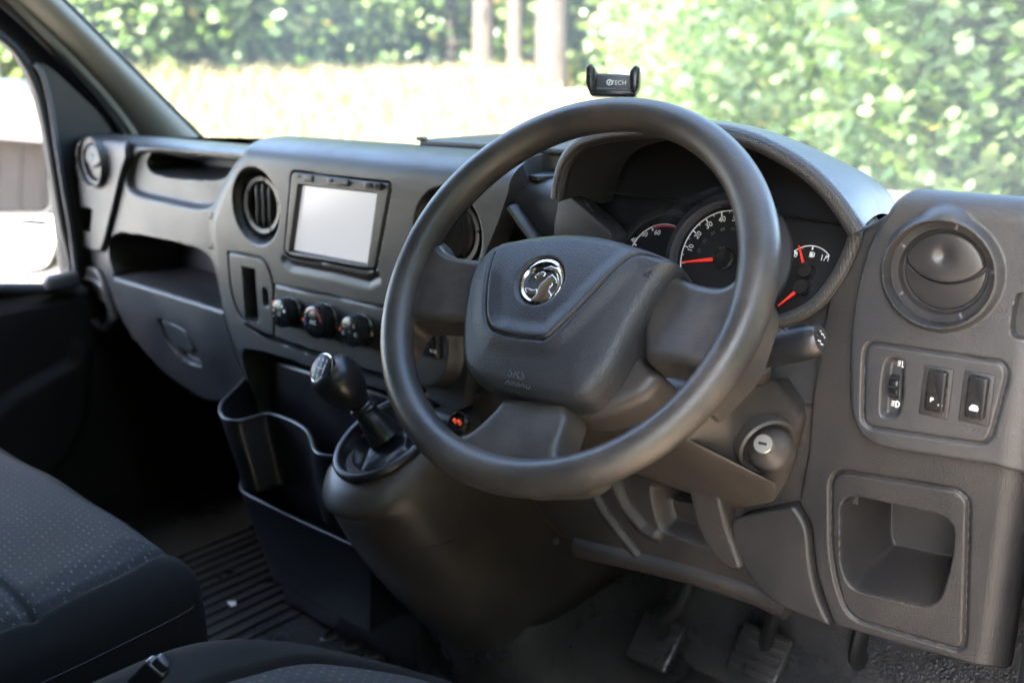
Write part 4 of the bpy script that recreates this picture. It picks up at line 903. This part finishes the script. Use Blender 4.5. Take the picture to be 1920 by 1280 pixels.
traym('storage_tray', [(500, 855), (480, 877), (459, 900), (452, 913), (460, 926), (484, 939), (560, 976), (640, 1013), (694, 1038)], .28, .12, .22, 'lower black open tray with a straight rim, near the floor')
rbox('console_core', (-.13, .17, .24), (.36, .26, .47), M['satin'], cons, r=.01)
tube('core_rib', [Y(560, 850, .03), Y(600, 925, .03)], .004, M['satin'], cons, 8)
lathe('push_rivet', [(.004, 0), (.003, .002)], Y(603, 925, .02), (.3, -.9, .2), M['steel'], cons, 12)

# ------------------------------------------------------------------ floor mat, pedals, seats, small things
fm = thing('floor_mat', (0, -.3, 0), 'black dusty ribbed rubber floor covering of the cab', 'floor mat')
sheet('mat', lambda U, V: np.stack([U, V, .0+0*U], 1), (-.93, .93, -1.4, .46), .02, M['rubber'], fm, disp=lambda U, V: 0*U)
rib = None
for k, x in enumerate(np.linspace(-.62, -.26, 13)):
    y0, y1 = -.42+.015*(k % 3), .20-.012*(k % 4)
    if rib is None: rib = rbox('rib', (x, (y0+y1)/2, .002), (.009, y1-y0, .006), M['rubber'], fm, r=.002, seg=2)
    else:
        c = rib.copy(); col.objects.link(c); c.parent = fm; c.matrix_parent_inverse = rib.matrix_parent_inverse.copy(); c.location = (x-(-.62), 0, 0)
for px in ((634, 1186), (676, 1200), (719, 1216), (762, 1236), (800, 1262), (845, 1285)):
    c = Zp(*px, .0); q = [c+np.array([.014*math.cos(t), .034*math.sin(t)+.0, .001]) for t in np.linspace(0, 2*math.pi, 28, endpoint=False)]
    tube('oval_pad', q, .0045, M['rubber'], fm, 8, closed=True)
tag(mk('paper_scrap', [Zp(426, 1127, .006), Zp(441, 1125, .010), Zp(444, 1133, .006), Zp(432, 1137, .009)], [(0, 1, 2, 3)], M['paper']), 'tiny white paper scrap on the ribbed rubber floor', 'paper scrap')

def pedal(label, c, w, h, tilt, arm):
    c = np.asarray(c, float); n = np.array([0, -math.cos(tilt), math.sin(tilt)]); e1 = np.array([1., 0, 0]); e2 = np.cross(n, e1)
    p = thing('pedal', c, label, 'pedal', 'pedals in the driver footwell')
    rbox('pedal_pad', c, (w, h, .012), M['rubber'], p, np.array([e1, e2, n]), r=.006)
    for t in np.linspace(-.36, .36, 5): rbox('tread', c+e2*h*t+n*.006, (w*.86, .005, .004), M['rubber'], p, np.array([e1, e2, n]), r=.0012)
    tube('pedal_arm', spline([c-n*.01+e2*h*.2]+[np.asarray(q) for q in arm], 6), .011, M['gap'], p, 10, flat=1.6)
pedal('left pedal, a worn clutch pad below the knee panel', Zp(1232, 1200, .10), .075, .085, rad(50), [Zp(1240, 1150, .18), Zp(1265, 1120, .24)+np.array([0, .03, 0]), (.42, .30, .42)])
pedal('middle brake pedal with ribbed rubber pad', Zp(1425, 1225, .09), .085, .080, rad(50), [Zp(1430, 1165, .17)+np.array([0, .04, 0]), (.56, .38, .42)])
pedal('right accelerator pedal, a narrow dusty arm under the pocket', Zp(1628, 1262, .06), .045, .12, rad(48), [Zp(1608, 1215, .12), (.64, .44, .30)])

def cushion(name, label, outp, ins, z, r, cat, zb, slope=0., extra=None):
    t = thing(name, (outp[:, 0].mean(), outp[:, 1].mean(), 0), label, cat)
    fo = psdf(outp, .3); fi = psdf(ins, .3); lo, hi = outp.min(0), outp.max(0); box = (lo[0], hi[0], lo[1], hi[1])
    sf = lambda U, V: np.stack([U, V, z+0*U], 1)
    def hgt(U, V):
        s = fo(U, V); q = fi(U, V)
        d = -(r-np.sqrt(np.maximum(r*r-np.clip(r+s, 0, r)**2, 0)))
        d = d+groove(q, .005, .007)+.010*ss(-q/.05)
        if extra is not None: d = d+groove(extra(U, V), .006, .008)
        return d+.002*np.sin(U*31+V*17)*np.sin(V*23)
    sheet('bolster', sf, box, .004, M['bolster'], t, hgt, lambda U, V: np.maximum(fo(U, V), -fi(U, V)), sharp=0)
    sheet('seat_insert', sf, box, .004, M['fabric'], t, hgt, fi, sharp=0)
    # upright sides under the rolled edge
    ring = resample(np.vstack([outp, outp[:1]]), 140); dn = []
    for k, zz in enumerate((z-r+.001, z-r-.03, z-r-.08, zb)):
        dn.append([np.array([p[0], p[1], zz]) for p in ring[:-1]])
    cc = outp.mean(0)
    for k, g in ((1, .004), (2, .004), (3, -.01)):
        dn[k] = [np.array([p[0]+(p[0]-cc[0])/np.hypot(*(p[:2]-cc))*g, p[1]+(p[1]-cc[1])/np.hypot(*(p[:2]-cc))*g, p[2]]) for p in dn[k]]
    loft('side_panel', dn, M['bolster'], t)
    st = [np.array([p[0], p[1], z-r+.002]) for p in ring[:-1]]
    sm = tube('seam_stitching', [p+np.array([(p[0]-cc[0]), (p[1]-cc[1]), 0])/np.hypot(p[0]-cc[0], p[1]-cc[1])*.0002 for p in st], .0008, M['thread'], t, 6, closed=True)
    return t
bo = fillet(np.array([(-.86, -1.15), (.155, -1.15), (.158, -.55), (.145, -.362), (-.2, -.345), (-.86, -.345)]), [.05, .05, .05, .055, .05, .05])
bi = fillet(np.array([(-.90, -1.2), (.10, -1.2), (.112, -.57), (.10, -.45), (.075, -.372), (-.15, -.37), (-.90, -.37)]), .02)
pb_ = cushion('passenger_bench', 'dark passenger bench seat cushion with flecked grey cloth top', bo, bi, .412, .055, 'seat', .02, extra=ldist(np.array([(-.9, -.555), (.115, -.557)]), .05))
do = fillet(np.array([(.28, -1.1), (.275, -.50), (.34, -.415), (.50, -.355), (.62, -.345), (.82, -.40), (.83, -1.1)]), [.03, .06, .06, .06, .06, .06, .03])
di = fillet(np.array([(.37, -1.15), (.385, -.52), (.41, -.445), (.52, -.385), (.62, -.375), (.72, -.42), (.73, -1.15)]), .03)
ds_ = cushion('driver_seat', 'front edge of the driver seat cushion in the near foreground', do, di, .435, .05, 'seat', .05)  # the driver's seat: cushion here, backrest below
rbox('backrest', (-.35, -1.22, .78), (1.02, .16, .78), M['bolster'], pb_, r=.05); rbox('backrest', (.55, -1.22, .78), (.50, .16, .78), M['bolster'], ds_, r=.05)
bk = thing('belt_buckle', Zp(275, 1270, .43), 'black seat belt buckle standing between the two seats', 'seat belt buckle')
b0_, b1_ = Zp(258, 1290, .43), Zp(294, 1252, .455); bd = (b1_-b0_)/np.linalg.norm(b1_-b0_); be = np.cross(bd, CAM-b0_); be /= np.linalg.norm(be)
rbox('buckle_body', (b0_+b1_)/2, (.022, np.linalg.norm(b1_-b0_)+.01, .014), M['satin'], bk, np.array([be, bd, np.cross(be, bd)]), r=.004)
rbox('release_button', b1_+bd*.008, (.013, .012, .009), M['vent'], bk, np.array([be, bd, np.cross(be, bd)]), r=.002)

# phone holder on the dash in front of the binnacle
ph = thing('phone_holder', Y(1152, 170, .13), 'small black phone holder with spring jaws above the wheel rim', 'phone holder')
pc_ = Y(1151, 155, .13); pv = CAM-pc_; pv /= np.linalg.norm(pv); pn = np.array([.52, -.85, .12]); p1, p2, pn = frame_from(pn)
def hp_(px, py): q = onpl((px, py), pc_, pn)-pc_; return np.array([q@p1, q@p2])
cw = hp_(1190, 155)[0]-hp_(1112, 155)[0]; ch = hp_(1150, 138)[1]-hp_(1150, 176)[1]
body = fillet(np.array([hp_(1118, 137), hp_(1184, 140), hp_(1186, 177), hp_(1116, 174)]), .004)
hb = prism('cradle', body, pc_, p1, p2, pn, -.012, .0, M['dialring'], ph, r=.002)
prism('cradle_base', fillet(np.array([hp_(1104, 165), hp_(1195, 168), hp_(1192, 183), hp_(1106, 180)]), .004), pc_, p1, p2, pn, -.02, .010, M['smooth'], ph, r=.003)
for pts in ([(1103, 128), (1112, 124), (1120, 134), (1117, 176), (1108, 178), (1101, 160)], [(1182, 138), (1193, 126), (1202, 132), (1200, 165), (1192, 180), (1184, 176)]):
    prism('jaw', fillet(np.array([hp_(*p) for p in pts]), .003), pc_, p1, p2, pn, -.018, .026, M['smooth'], ph, r=.003)
text('lettering', 'TECH', pc_+p1*hp_(1160, 156)[0]+p2*hp_(1160, 156)[1]+pn*.0004, p1, p2, .0075, M['white'], hb)
lc = pc_+p1*hp_(1143, 155)[0]+p2*hp_(1143, 155)[1]+pn*.0006
tube('logo_ring', [lc+p1*.0032*math.cos(t)+p2*.0032*math.sin(t) for t in np.linspace(0, 6.28, 17)], .0006, M['white'], hb, 6); tube('logo_stroke', [lc-p2*.002-p1*.001, lc+p2*.002+p1*.001], .0006, M['white'], hb, 6)
tube('stem', [pc_-p2*.02-pn*.012, pc_-p2*.05-pn*.02, pc_-p2*.085-pn*.03], .007, M['smooth'], ph, 10)
lathe('suction_base', [(.026, 0), (.024, .006), (.012, .012)], np.array([(pc_-p2*.085-pn*.03)[0], (pc_-pn*.03)[1], .842]), (0, 0, 1), M['smooth'], ph, 28)

# ------------------------------------------------------------------ outside: ground, hedge, trees, house, shed, cars
GZ = -.65
def gh(x, y):
    'height of the ground: level round the van, rising gently to the wood in front'
    r = math.hypot(x, y); a = min(max((r-4.0)/10, 0), 1); b = min(max((y-1.0)/4, 0), 1)
    return GZ+1.28*a*a*(3-2*a)*b*b*(3-2*b)+.04*math.sin(x*.7)*math.cos(y*.6)*min(1, max(0, (r-5)/5))
def gmat():
    m = mat('dry_sandy_ground', (.42, .34, .24), .95); b = m.node_tree.nodes['Principled BSDF']; tc = nd(m, 'ShaderNodeTexCoord')
    n = nd(m, 'ShaderNodeTexNoise', Scale=.6, Detail=8., Roughness=.7); lk(m, tc.outputs['Object'], n.inputs['Vector'])
    r = ramp(m, n.outputs['Fac'], [(.3, (.15, .12, .08)), (.5, (.24, .20, .14)), (.7, (.34, .295, .22))]); lk(m, r.outputs[0], b.inputs['Base Color'])
    bp = nd(m, 'ShaderNodeBump', Strength=.6, Distance=.05); n2 = nd(m, 'ShaderNodeTexNoise', Scale=12., Detail=5.); lk(m, tc.outputs['Object'], n2.inputs['Vector']); lk(m, n2.outputs['Fac'], bp.inputs['Height']); lk(m, bp.outputs[0], b.inputs['Normal'])
    return m
gs = 12
gv = []; gf = []; xs = np.r_[-400, -120, np.linspace(-40, 40, 81), 120, 400]; ys = np.r_[-400, -120, np.linspace(-40, 40, 81), 120, 400]
for i, x in enumerate(xs):
    for j, y in enumerate(ys): gv.append((x, y, gh(x, y)))
n_ = len(ys)
for i in range(len(xs)-1):
    for j in range(n_-1): gf.append((i*n_+j, (i+1)*n_+j, (i+1)*n_+j+1, i*n_+j+1))
tag(mk('ground', gv, gf, gmat(), sharp=0), kind='structure')

# pale concrete yard added on the passenger side to bounce light into the cab, bare brown earth on the driver side
def patch(name, pts, colr, scale):
    m = mat(name+'_surface', colr, .9); b = m.node_tree.nodes['Principled BSDF']; tc = nd(m, 'ShaderNodeTexCoord'); n = nd(m, 'ShaderNodeTexNoise', Scale=scale, Detail=8., Roughness=.7); lk(m, tc.outputs['Object'], n.inputs['Vector'])
    r = ramp(m, n.outputs['Fac'], [(.3, tuple(c*.75 for c in colr)), (.7, tuple(min(1, c*1.2) for c in colr))]); lk(m, r.outputs[0], b.inputs['Base Color'])
    P = fillet(np.array(pts), 1.5); tag(mk(name, [(x, y, GZ+.006) for x, y in P], [tuple(range(len(P)))], m, smooth=False), kind='structure')
patch('concrete_yard', [(-13, -11.2), (-1.3, -11.2), (-1.3, 1.5), (-4, 2.5), (-13, 2.5)], (.46, .44, .41), 1.2)
patch('earth_track', [(.6, -14), (9, -14), (9, 1.2), (.6, 1.2)], (.27, .215, .165), 1.5)

def leafmat(name, cols):
    m = bpy.data.materials.new(name); m.use_nodes = True; t = m.node_tree; b = t.nodes['Principled BSDF']
    at = nd(m, 'ShaderNodeAttribute'); at.attribute_name = 'tone'; r = ramp(m, at.outputs['Fac'], cols)
    lk(m, r.outputs[0], b.inputs['Base Color']); b.inputs['Roughness'].default_value = .45
    tr = nd(m, 'ShaderNodeBsdfTranslucent'); mixc = nd(m, 'ShaderNodeMixRGB', Fac=1.); mixc.blend_type = 'MULTIPLY'; lk(m, r.outputs[0], mixc.inputs[1]); mixc.inputs[2].default_value = (1.3, 1.5, .6, 1)
    lk(m, mixc.outputs[0], tr.inputs[0]); mx = nd(m, 'ShaderNodeMixShader', Fac=.4); lk(m, b.outputs[0], mx.inputs[1]); lk(m, tr.outputs[0], mx.inputs[2]); lk(m, mx.outputs[0], t.nodes['Material Output'].inputs[0])
    return m
LF1 = leafmat('hazel_leaves', [(0, (.045, .085, .018)), (.4, (.095, .145, .055)), (.75, (.15, .20, .095)), (.985, (.17, .22, .07)), (.996, (.36, .26, .05))])
LF2 = leafmat('woodland_leaves', [(0, (.03, .06, .015)), (.5, (.09, .14, .04)), (.9, (.19, .24, .08)), (1, (.27, .20, .07))])
DRY = leafmat('dry_grass_blades', [(0, (.11, .088, .045)), (.6, (.26, .215, .13)), (1, (.13, .14, .06))])
BARK = grain('bark', (.040, .031, .024), .9, 60, .8, dist=.02, dust=(.075, .06, .045), dustamt=.5, dustscale=3.)
def leaves(name, P, size, m, parent, flat=.35, squash=1.):
    """one small folded leaf (two quads) at every point"""
    n = len(P); P = np.asarray(P)
    nrm = RNG.normal(size=(n, 3)); nrm[:, 2] = np.abs(nrm[:, 2])+flat; nrm /= np.linalg.norm(nrm, axis=1)[:, None]
    a = np.cross(nrm, RNG.normal(size=(n, 3))); a /= np.linalg.norm(a, axis=1)[:, None]; b = np.cross(nrm, a)
    s = (size*RNG.uniform(.55, 1.25, n))[:, None]; w_ = .40*squash
    vs = np.stack([P, P+a*s*.35+b*s*w_+nrm*s*.06, P+a*s*.75+b*s*w_*.8+nrm*s*.06, P+a*s, P+a*s*.75-b*s*w_*.8+nrm*s*.06, P+a*s*.35-b*s*w_+nrm*s*.06], 1).reshape(-1, 3)
    base = np.arange(n)*6; fs = np.concatenate([base[:, None]+np.array([0, 1, 2, 3]), base[:, None]+np.array([0, 3, 4, 5])])
    me = bpy.data.meshes.new(name); me.vertices.add(len(vs)); me.vertices.foreach_set('co', vs.ravel().astype(np.float32))
    nf = len(fs); me.loops.add(nf*4); me.loops.foreach_set('vertex_index', fs.ravel().astype(np.int32)); me.polygons.add(nf); me.polygons.foreach_set('loop_start', (np.arange(nf)*4).astype(np.int32))
    me.update(calc_edges=True); me.validate()
    at = me.attributes.new('tone', 'FLOAT', 'POINT'); at.data.foreach_set('value', np.repeat(RNG.uniform(0, 1, n), 6).astype(np.float32))
    me.materials.append(m); o = bpy.data.objects.new(name, me); col.objects.link(o); par(o, parent); return o
def blob(n, c, rad3, clumps, spread=.35):
    cc = RNG.normal(size=(clumps, 3)); cc /= np.linalg.norm(cc, axis=1)[:, None]; cc *= RNG.uniform(.45, 1, clumps)[:, None]
    k = RNG.integers(0, clumps, n); p = cc[k]+RNG.normal(size=(n, 3))*spread*RNG.uniform(.5, 1, clumps)[k][:, None]
    p = p*np.asarray(rad3)+np.asarray(c); g0 = gh(c[0], c[1]); p[:, 2] = np.where(p[:, 2] < g0, g0+np.abs(RNG.normal(size=n))*.4, p[:, 2]); return p
def bush(label, c, r3, n, size, m=LF1, clumps=40, group='shrubs in front of the van', stems=6, name='leafy_shrub', spread=.30):
    g0 = gh(c[0], c[1]); c = (c[0], c[1], c[2]-GZ+g0); t = thing(name, (c[0], c[1], g0), label, 'shrub', group)
    P = blob(n, c, r3, clumps, spread); leaves('foliage', P, size, m, t)
    for k in range(stems):
        q = P[RNG.integers(0, n)]; b = np.array([c[0]+RNG.normal()*r3[0]*.25, c[1]+RNG.normal()*r3[1]*.25, g0])
        tube('stem', spline([b, b*.5+q*.5+np.array([RNG.normal()*.1, RNG.normal()*.1, .2]), q], 5), np.linspace(.022, .006, 11), BARK, t, 6)
    return t
def at(px, dist, z=None):
    d = ray((px, 128)); d = d/np.hypot(d[0], d[1]); p = CAM+d*dist; return np.array([p[0], p[1], gh(p[0], p[1]) if z is None else z])
# hedge close on the right, running away to the middle
for i, (px, ds, hw, zc, rz, n, lab) in enumerate(((1940, 4.7, .9, .5, 1.2, 16000, 'nearest broad leaved shrub at the right edge of the windscreen'), (1730, 6.2, 1.15, .5, 1.4, 19000, 'broad leaved shrub above the right end of the dashboard'), (1560, 7.8, 1.3, .5, 1.5, 19000, 'leafy shrub behind the binnacle hood'),
        (1430, 9.6, 1.3, .4, 1.6, 17000, 'leafy shrub behind the top right of the wheel'), (1330, 12.0, 1.1, .3, 1.5, 13000, 'sunlit shrub right behind the phone holder'), (1620, 11.0, 2.4, 1.6, 2.4, 19000, 'tall shrub at the back of the hedge'), (1890, 8.6, 2.0, 1.6, 2.2, 17000, 'tall shrub in the top right corner'))):
    c = at(px, ds); bush(lab, (c[0], c[1], GZ+1.0+zc), (hw, hw, rz), n, .066 if ds < 7 else .074, clumps=80, spread=.22, stems=9)
# shrubs left of the clearing and the wood behind it
for px, ds, hw, zc, rz, n, lab in ((225, 16.5, 2.0, 1.9, 2.0, 10000, 'sunlit shrub beside the windscreen pillar'), (340, 17.5, 2.3, 2.1, 2.3, 11000, 'green shrub at the far left of the clearing'), (475, 18.5, 2.5, 2.3, 2.4, 11000, 'pale sunlit shrub left of the dark wood'), (120, 18., 2.4, 2.8, 2.6, 9000, 'tall shrub behind the windscreen pillar')):
    c = at(px, ds); bush(lab, (c[0], c[1], GZ+zc*.8), (hw, hw, rz), n, .16, LF1, 45, 'shrubs left of the clearing')
for px, ds, hw, zc, rz, n, lab in ((600, 22., 2.6, 3.2, 3.0, 9000, 'dark green undergrowth in the shaded wood'), (760, 24., 2.8, 3.4, 3.2, 9000, 'dark undergrowth between the trunks'), (900, 21., 2.4, 3.0, 2.8, 8000, 'undergrowth left of the pale trunk'), (1150, 17., 1.6, 2.6, 2.6, 8000, 'undergrowth right of the pale trunk'), (680, 30., 4.5, 6., 5.5, 9000, 'tall dark canopy far behind the clearing'), (420, 32., 5., 6., 5.5, 9000, 'tall canopy at the far left of the wood'), (1000, 30., 4.5, 6., 5.5, 9000, 'tall canopy behind the pale trunk')):
    c = at(px, ds); bush(lab, (c[0], c[1], GZ+zc), (hw, hw, rz), n, .26, LF2, 45, 'undergrowth of the wood', name='woodland_shrub')
def tree(label, px, ds, r, h, crown=True):
    c = at(px, ds); t = thing('woodland_tree', c, label, 'tree', 'trees of the wood')
    ln = RNG.normal(size=2)*.15; pts = spline([c, c+np.array([ln[0]*.3, ln[1]*.3, h*.35]), c+np.array([ln[0], ln[1], h*.7]), c+np.array([ln[0]*1.5, ln[1]*1.5, h])], 8)
    tube('trunk', pts, np.linspace(r*1.15, r*.6, len(pts)), BARK, t, 14)
    for k in range(4):
        b = pts[int(len(pts)*(.55+.1*k))]; a = RNG.uniform(0, 6.28); tube('limb', spline([b, b+np.array([math.cos(a), math.sin(a), .8])*1.2, b+np.array([math.cos(a)*1.6, math.sin(a)*1.6, 1.4])*1.5], 4), np.linspace(r*.4, r*.1, 9), BARK, t, 8)
    if crown: leaves('crown', blob(5000, c+np.array([0, 0, h]), (3, 3, 2.4), 40, .3), .28, LF2, t)
tree('thick pale sunlit trunk near the top centre', 1034, 15.5, .22, 7)
tree('slim trunk just left of the thick pale trunk', 966, 15.8, .115, 7)
tree('brown trunk between the undergrowth', 905, 16.5, .16, 8)
tree('thin grey trunk in the shaded wood', 846, 18.5, .08, 8)
tree('thin trunk at the left of the shaded wood', 752, 19.5, .09, 8)
# unseen tree added above the parking spot: its broken shade falls on the hedge and beside the van
ot = thing('added_shade_tree', (6.5, -3.5, GZ), 'unseen tree added above the van to cast broken shade', 'tree')
tb_ = spline([(6.5, -3.5, GZ), (6.2, -3.2, 2.5), (5.0, -2.6, 5.0), (3.0, -1.8, 6.6), (.5, -1.2, 7.4)], 8); tube('trunk', tb_, np.linspace(.26, .06, len(tb_)), BARK, ot, 12)
OC = np.concatenate([blob(1500, (2.6, -1.6, 6.6), (2.6, 2.2, 1.3), 26, .16), blob(1500, (-.8, -1.8, 7.2), (2.6, 2.0, 1.2), 26, .16)])
leaves('crown', OC, .24, LF1, ot)
# unseen hedge added alongside the driver's side to block sky light
for x_, y_, lab in ((5.4, -4.6, 'unseen shrub added to block sky beside the van, behind the camera'), (5.4, -1.4, 'unseen shrub added to block sky beside the open driver door'), (5.2, 1.8, 'unseen shrub added to block sky beside the nose of the van')):
    bush(lab, (x_, y_, GZ+2.6), (1.5, 1.9, 2.6), 9000, .20, LF1, 60, 'unseen hedge added to block sky light', spread=.24)
# dry grass round the clearing: too many blades to count
G = []
for k in range(34000):
    px = RNG.uniform(120, 1250); ds = 22-11.5*RNG.uniform(0, 1)**1.6 if px < 1000 else RNG.uniform(6, 13); q = at(px, ds); G.append((q[0], q[1], q[2]))
G = np.array(G); n = len(G); hgt = RNG.uniform(.08, .5, n)*np.clip((np.hypot(G[:, 0]-CAM[0], G[:, 1]-CAM[1])-6)/9, .15, 1); ang = RNG.uniform(0, 6.28, n); lean = RNG.normal(size=(n, 2))*.22
dx = np.stack([np.cos(ang), np.sin(ang), 0*ang], 1)*.018; tip = G+np.stack([lean[:, 0]*hgt, lean[:, 1]*hgt, hgt], 1); mid = G*.5+tip*.5+np.stack([-lean[:, 0]*.1, -lean[:, 1]*.1, hgt*.1], 1)
vs = np.stack([G-dx, G+dx, mid+dx*.7, mid-dx*.7, tip], 1).reshape(-1, 3)
gfaces = [(5*i, 5*i+1, 5*i+2, 5*i+3) for i in range(n)]+[(5*i+3, 5*i+2, 5*i+4) for i in range(n)]
go = mk('dry_grass', vs, gfaces, DRY, sharp=0); at_ = go.data.attributes.new('tone', 'FLOAT', 'POINT'); at_.data.foreach_set('value', np.repeat(RNG.uniform(0, 1, n), 5).astype(np.float32))
tag(go, 'dry pale grass at the edge of the sandy clearing', 'grass', kind='stuff')

# brick house seen past the door mirror, shed and cars for the mirror's view
def brickmat():
    m = mat('red_brick', (.30, .13, .085), .9); b = m.node_tree.nodes['Principled BSDF']; tc = nd(m, 'ShaderNodeTexCoord')
    mp = nd(m, 'ShaderNodeMapping'); mp.inputs['Rotation'].default_value = (rad(90), 0, rad(90)); lk(m, tc.outputs['Object'], mp.inputs[0])
    bt = nd(m, 'ShaderNodeTexBrick', Scale=4.4); bt.inputs['Color1'].default_value = (.32, .13, .08, 1); bt.inputs['Color2'].default_value = (.25, .10, .065, 1); bt.inputs['Mortar'].default_value = (.42, .38, .33, 1); bt.inputs['Mortar Size'].default_value = .015
    lk(m, mp.outputs[0], bt.inputs['Vector']); lk(m, bt.outputs[0], b.inputs['Base Color']); return m
BR = brickmat(); ROOF = mat('roof_tiles', (.10, .07, .06), .9); WOOD = mat('brown_weatherboard', (.055, .036, .024), .8); PW = mat('white_gloss_paint', (.8, .8, .8), .4); BLUE = mat('faded_blue_paint', (.10, .13, .18), .6); DKG = mat('dark_window_glass', (.02, .02, .025), .08)
hs = thing('brick_house', (-14, 2.5, GZ), 'red brick house with a dark window beyond the door mirror', 'house')
rbox('wall', (-15, 2.5, GZ+1.4), (3.0, 5.6, 2.8), BR, hs, r=0)
prism('roof', np.array([(-2.0, 0), (2.0, 0), (0, 1.5)]), (-15, -.7, GZ+2.8), (1, 0, 0), (0, 0, 1), (0, -1, 0), -6.4, .0, ROOF, hs)
for yy in (.8, 2.8, 4.6):
    wdn = rbox('window', (-13.48, yy, GZ+1.5), (.06, 1.1, 1.2), PW, hs, r=.01); rbox('pane', (-13.445, yy, GZ+1.5), (.02, .95, 1.05), DKG, wdn, r=0)
sh = thing('timber_shed', (-6.5, -11, GZ), 'brown timber shed with a pale blue door in the mirror reflection', 'shed')
rbox('wall', (-6.0, -13, GZ+1.3), (9.0, 3.0, 2.6), WOOD, sh, r=0)
for k in range(30): rbox('board', (-10.35+k*.30, -11.48, GZ+1.3), (.28, .05, 2.6), WOOD, sh, r=.01, seg=1)
prism('roof', np.array([(-1.9, 0), (1.9, 0), (0, 1.0)]), (-6.0, -13, GZ+2.6), (0, 1, 0), (0, 0, 1), (1, 0, 0), -4.9, 4.9, ROOF, sh)
db = rbox('door', (-5.2, -11.42, GZ+1.05), (1.0, .06, 2.1), BLUE, sh, r=.01); rbox('door_handle', (-4.85, -11.38, GZ+1.0), (.12, .04, .04), DKG, db, r=.005)
def car(label, c, yaw, m):
    t = thing('parked_car', c, label, 'car', 'cars behind the van'); cy, sy = math.cos(yaw), math.sin(yaw); E1 = np.array([cy, sy, 0]); E2 = np.array([-sy, cy, 0]); c = np.asarray(c, float)
    side = fillet(np.array([(-2.1, .28), (2.1, .28), (2.15, .62), (1.95, .82), (1.0, .95), (.35, 1.42), (-1.1, 1.45), (-1.9, 1.0), (-2.12, .85)]), .12)
    bd_ = prism('body', side, c-E2*.85, E1, ZZ, np.cross(E1, ZZ), -1.7, 0, m, t, r=.06, seg=3)
    gl_ = fillet(np.array([(.85, .97), (.28, 1.36), (-1.05, 1.38), (-1.65, 1.0)]), .06)
    for s in (-.865, .855): prism('side_window', gl_, c+E2*s, E1, ZZ, np.cross(E1, ZZ), -.01, .0, DKG, t)
    for x in (-1.35, 1.35):
        for s in (-.78, .78): lathe('wheel', [(.31, -.1), (.32, -.06), (.32, .06), (.31, .1)], c+E1*x+E2*s+ZZ*.32, E2, M['gap'], t, 24)
    for s in (-.6, .6): rbox('headlight', c+E1*2.08+E2*s+ZZ*.68, (.08, .3, .14), M['chrome'], t, np.array([E1, E2, ZZ]), r=.02)
car('white car parked behind the van, seen in the upper mirror glass', (-4.2, -7.5, GZ), rad(100), PW)
car('silver car parked by the shed, seen in the mirror', (-7.2, -9.0, GZ), rad(80), mat('silver_car_paint', (.55, .56, .58), .3, .4))
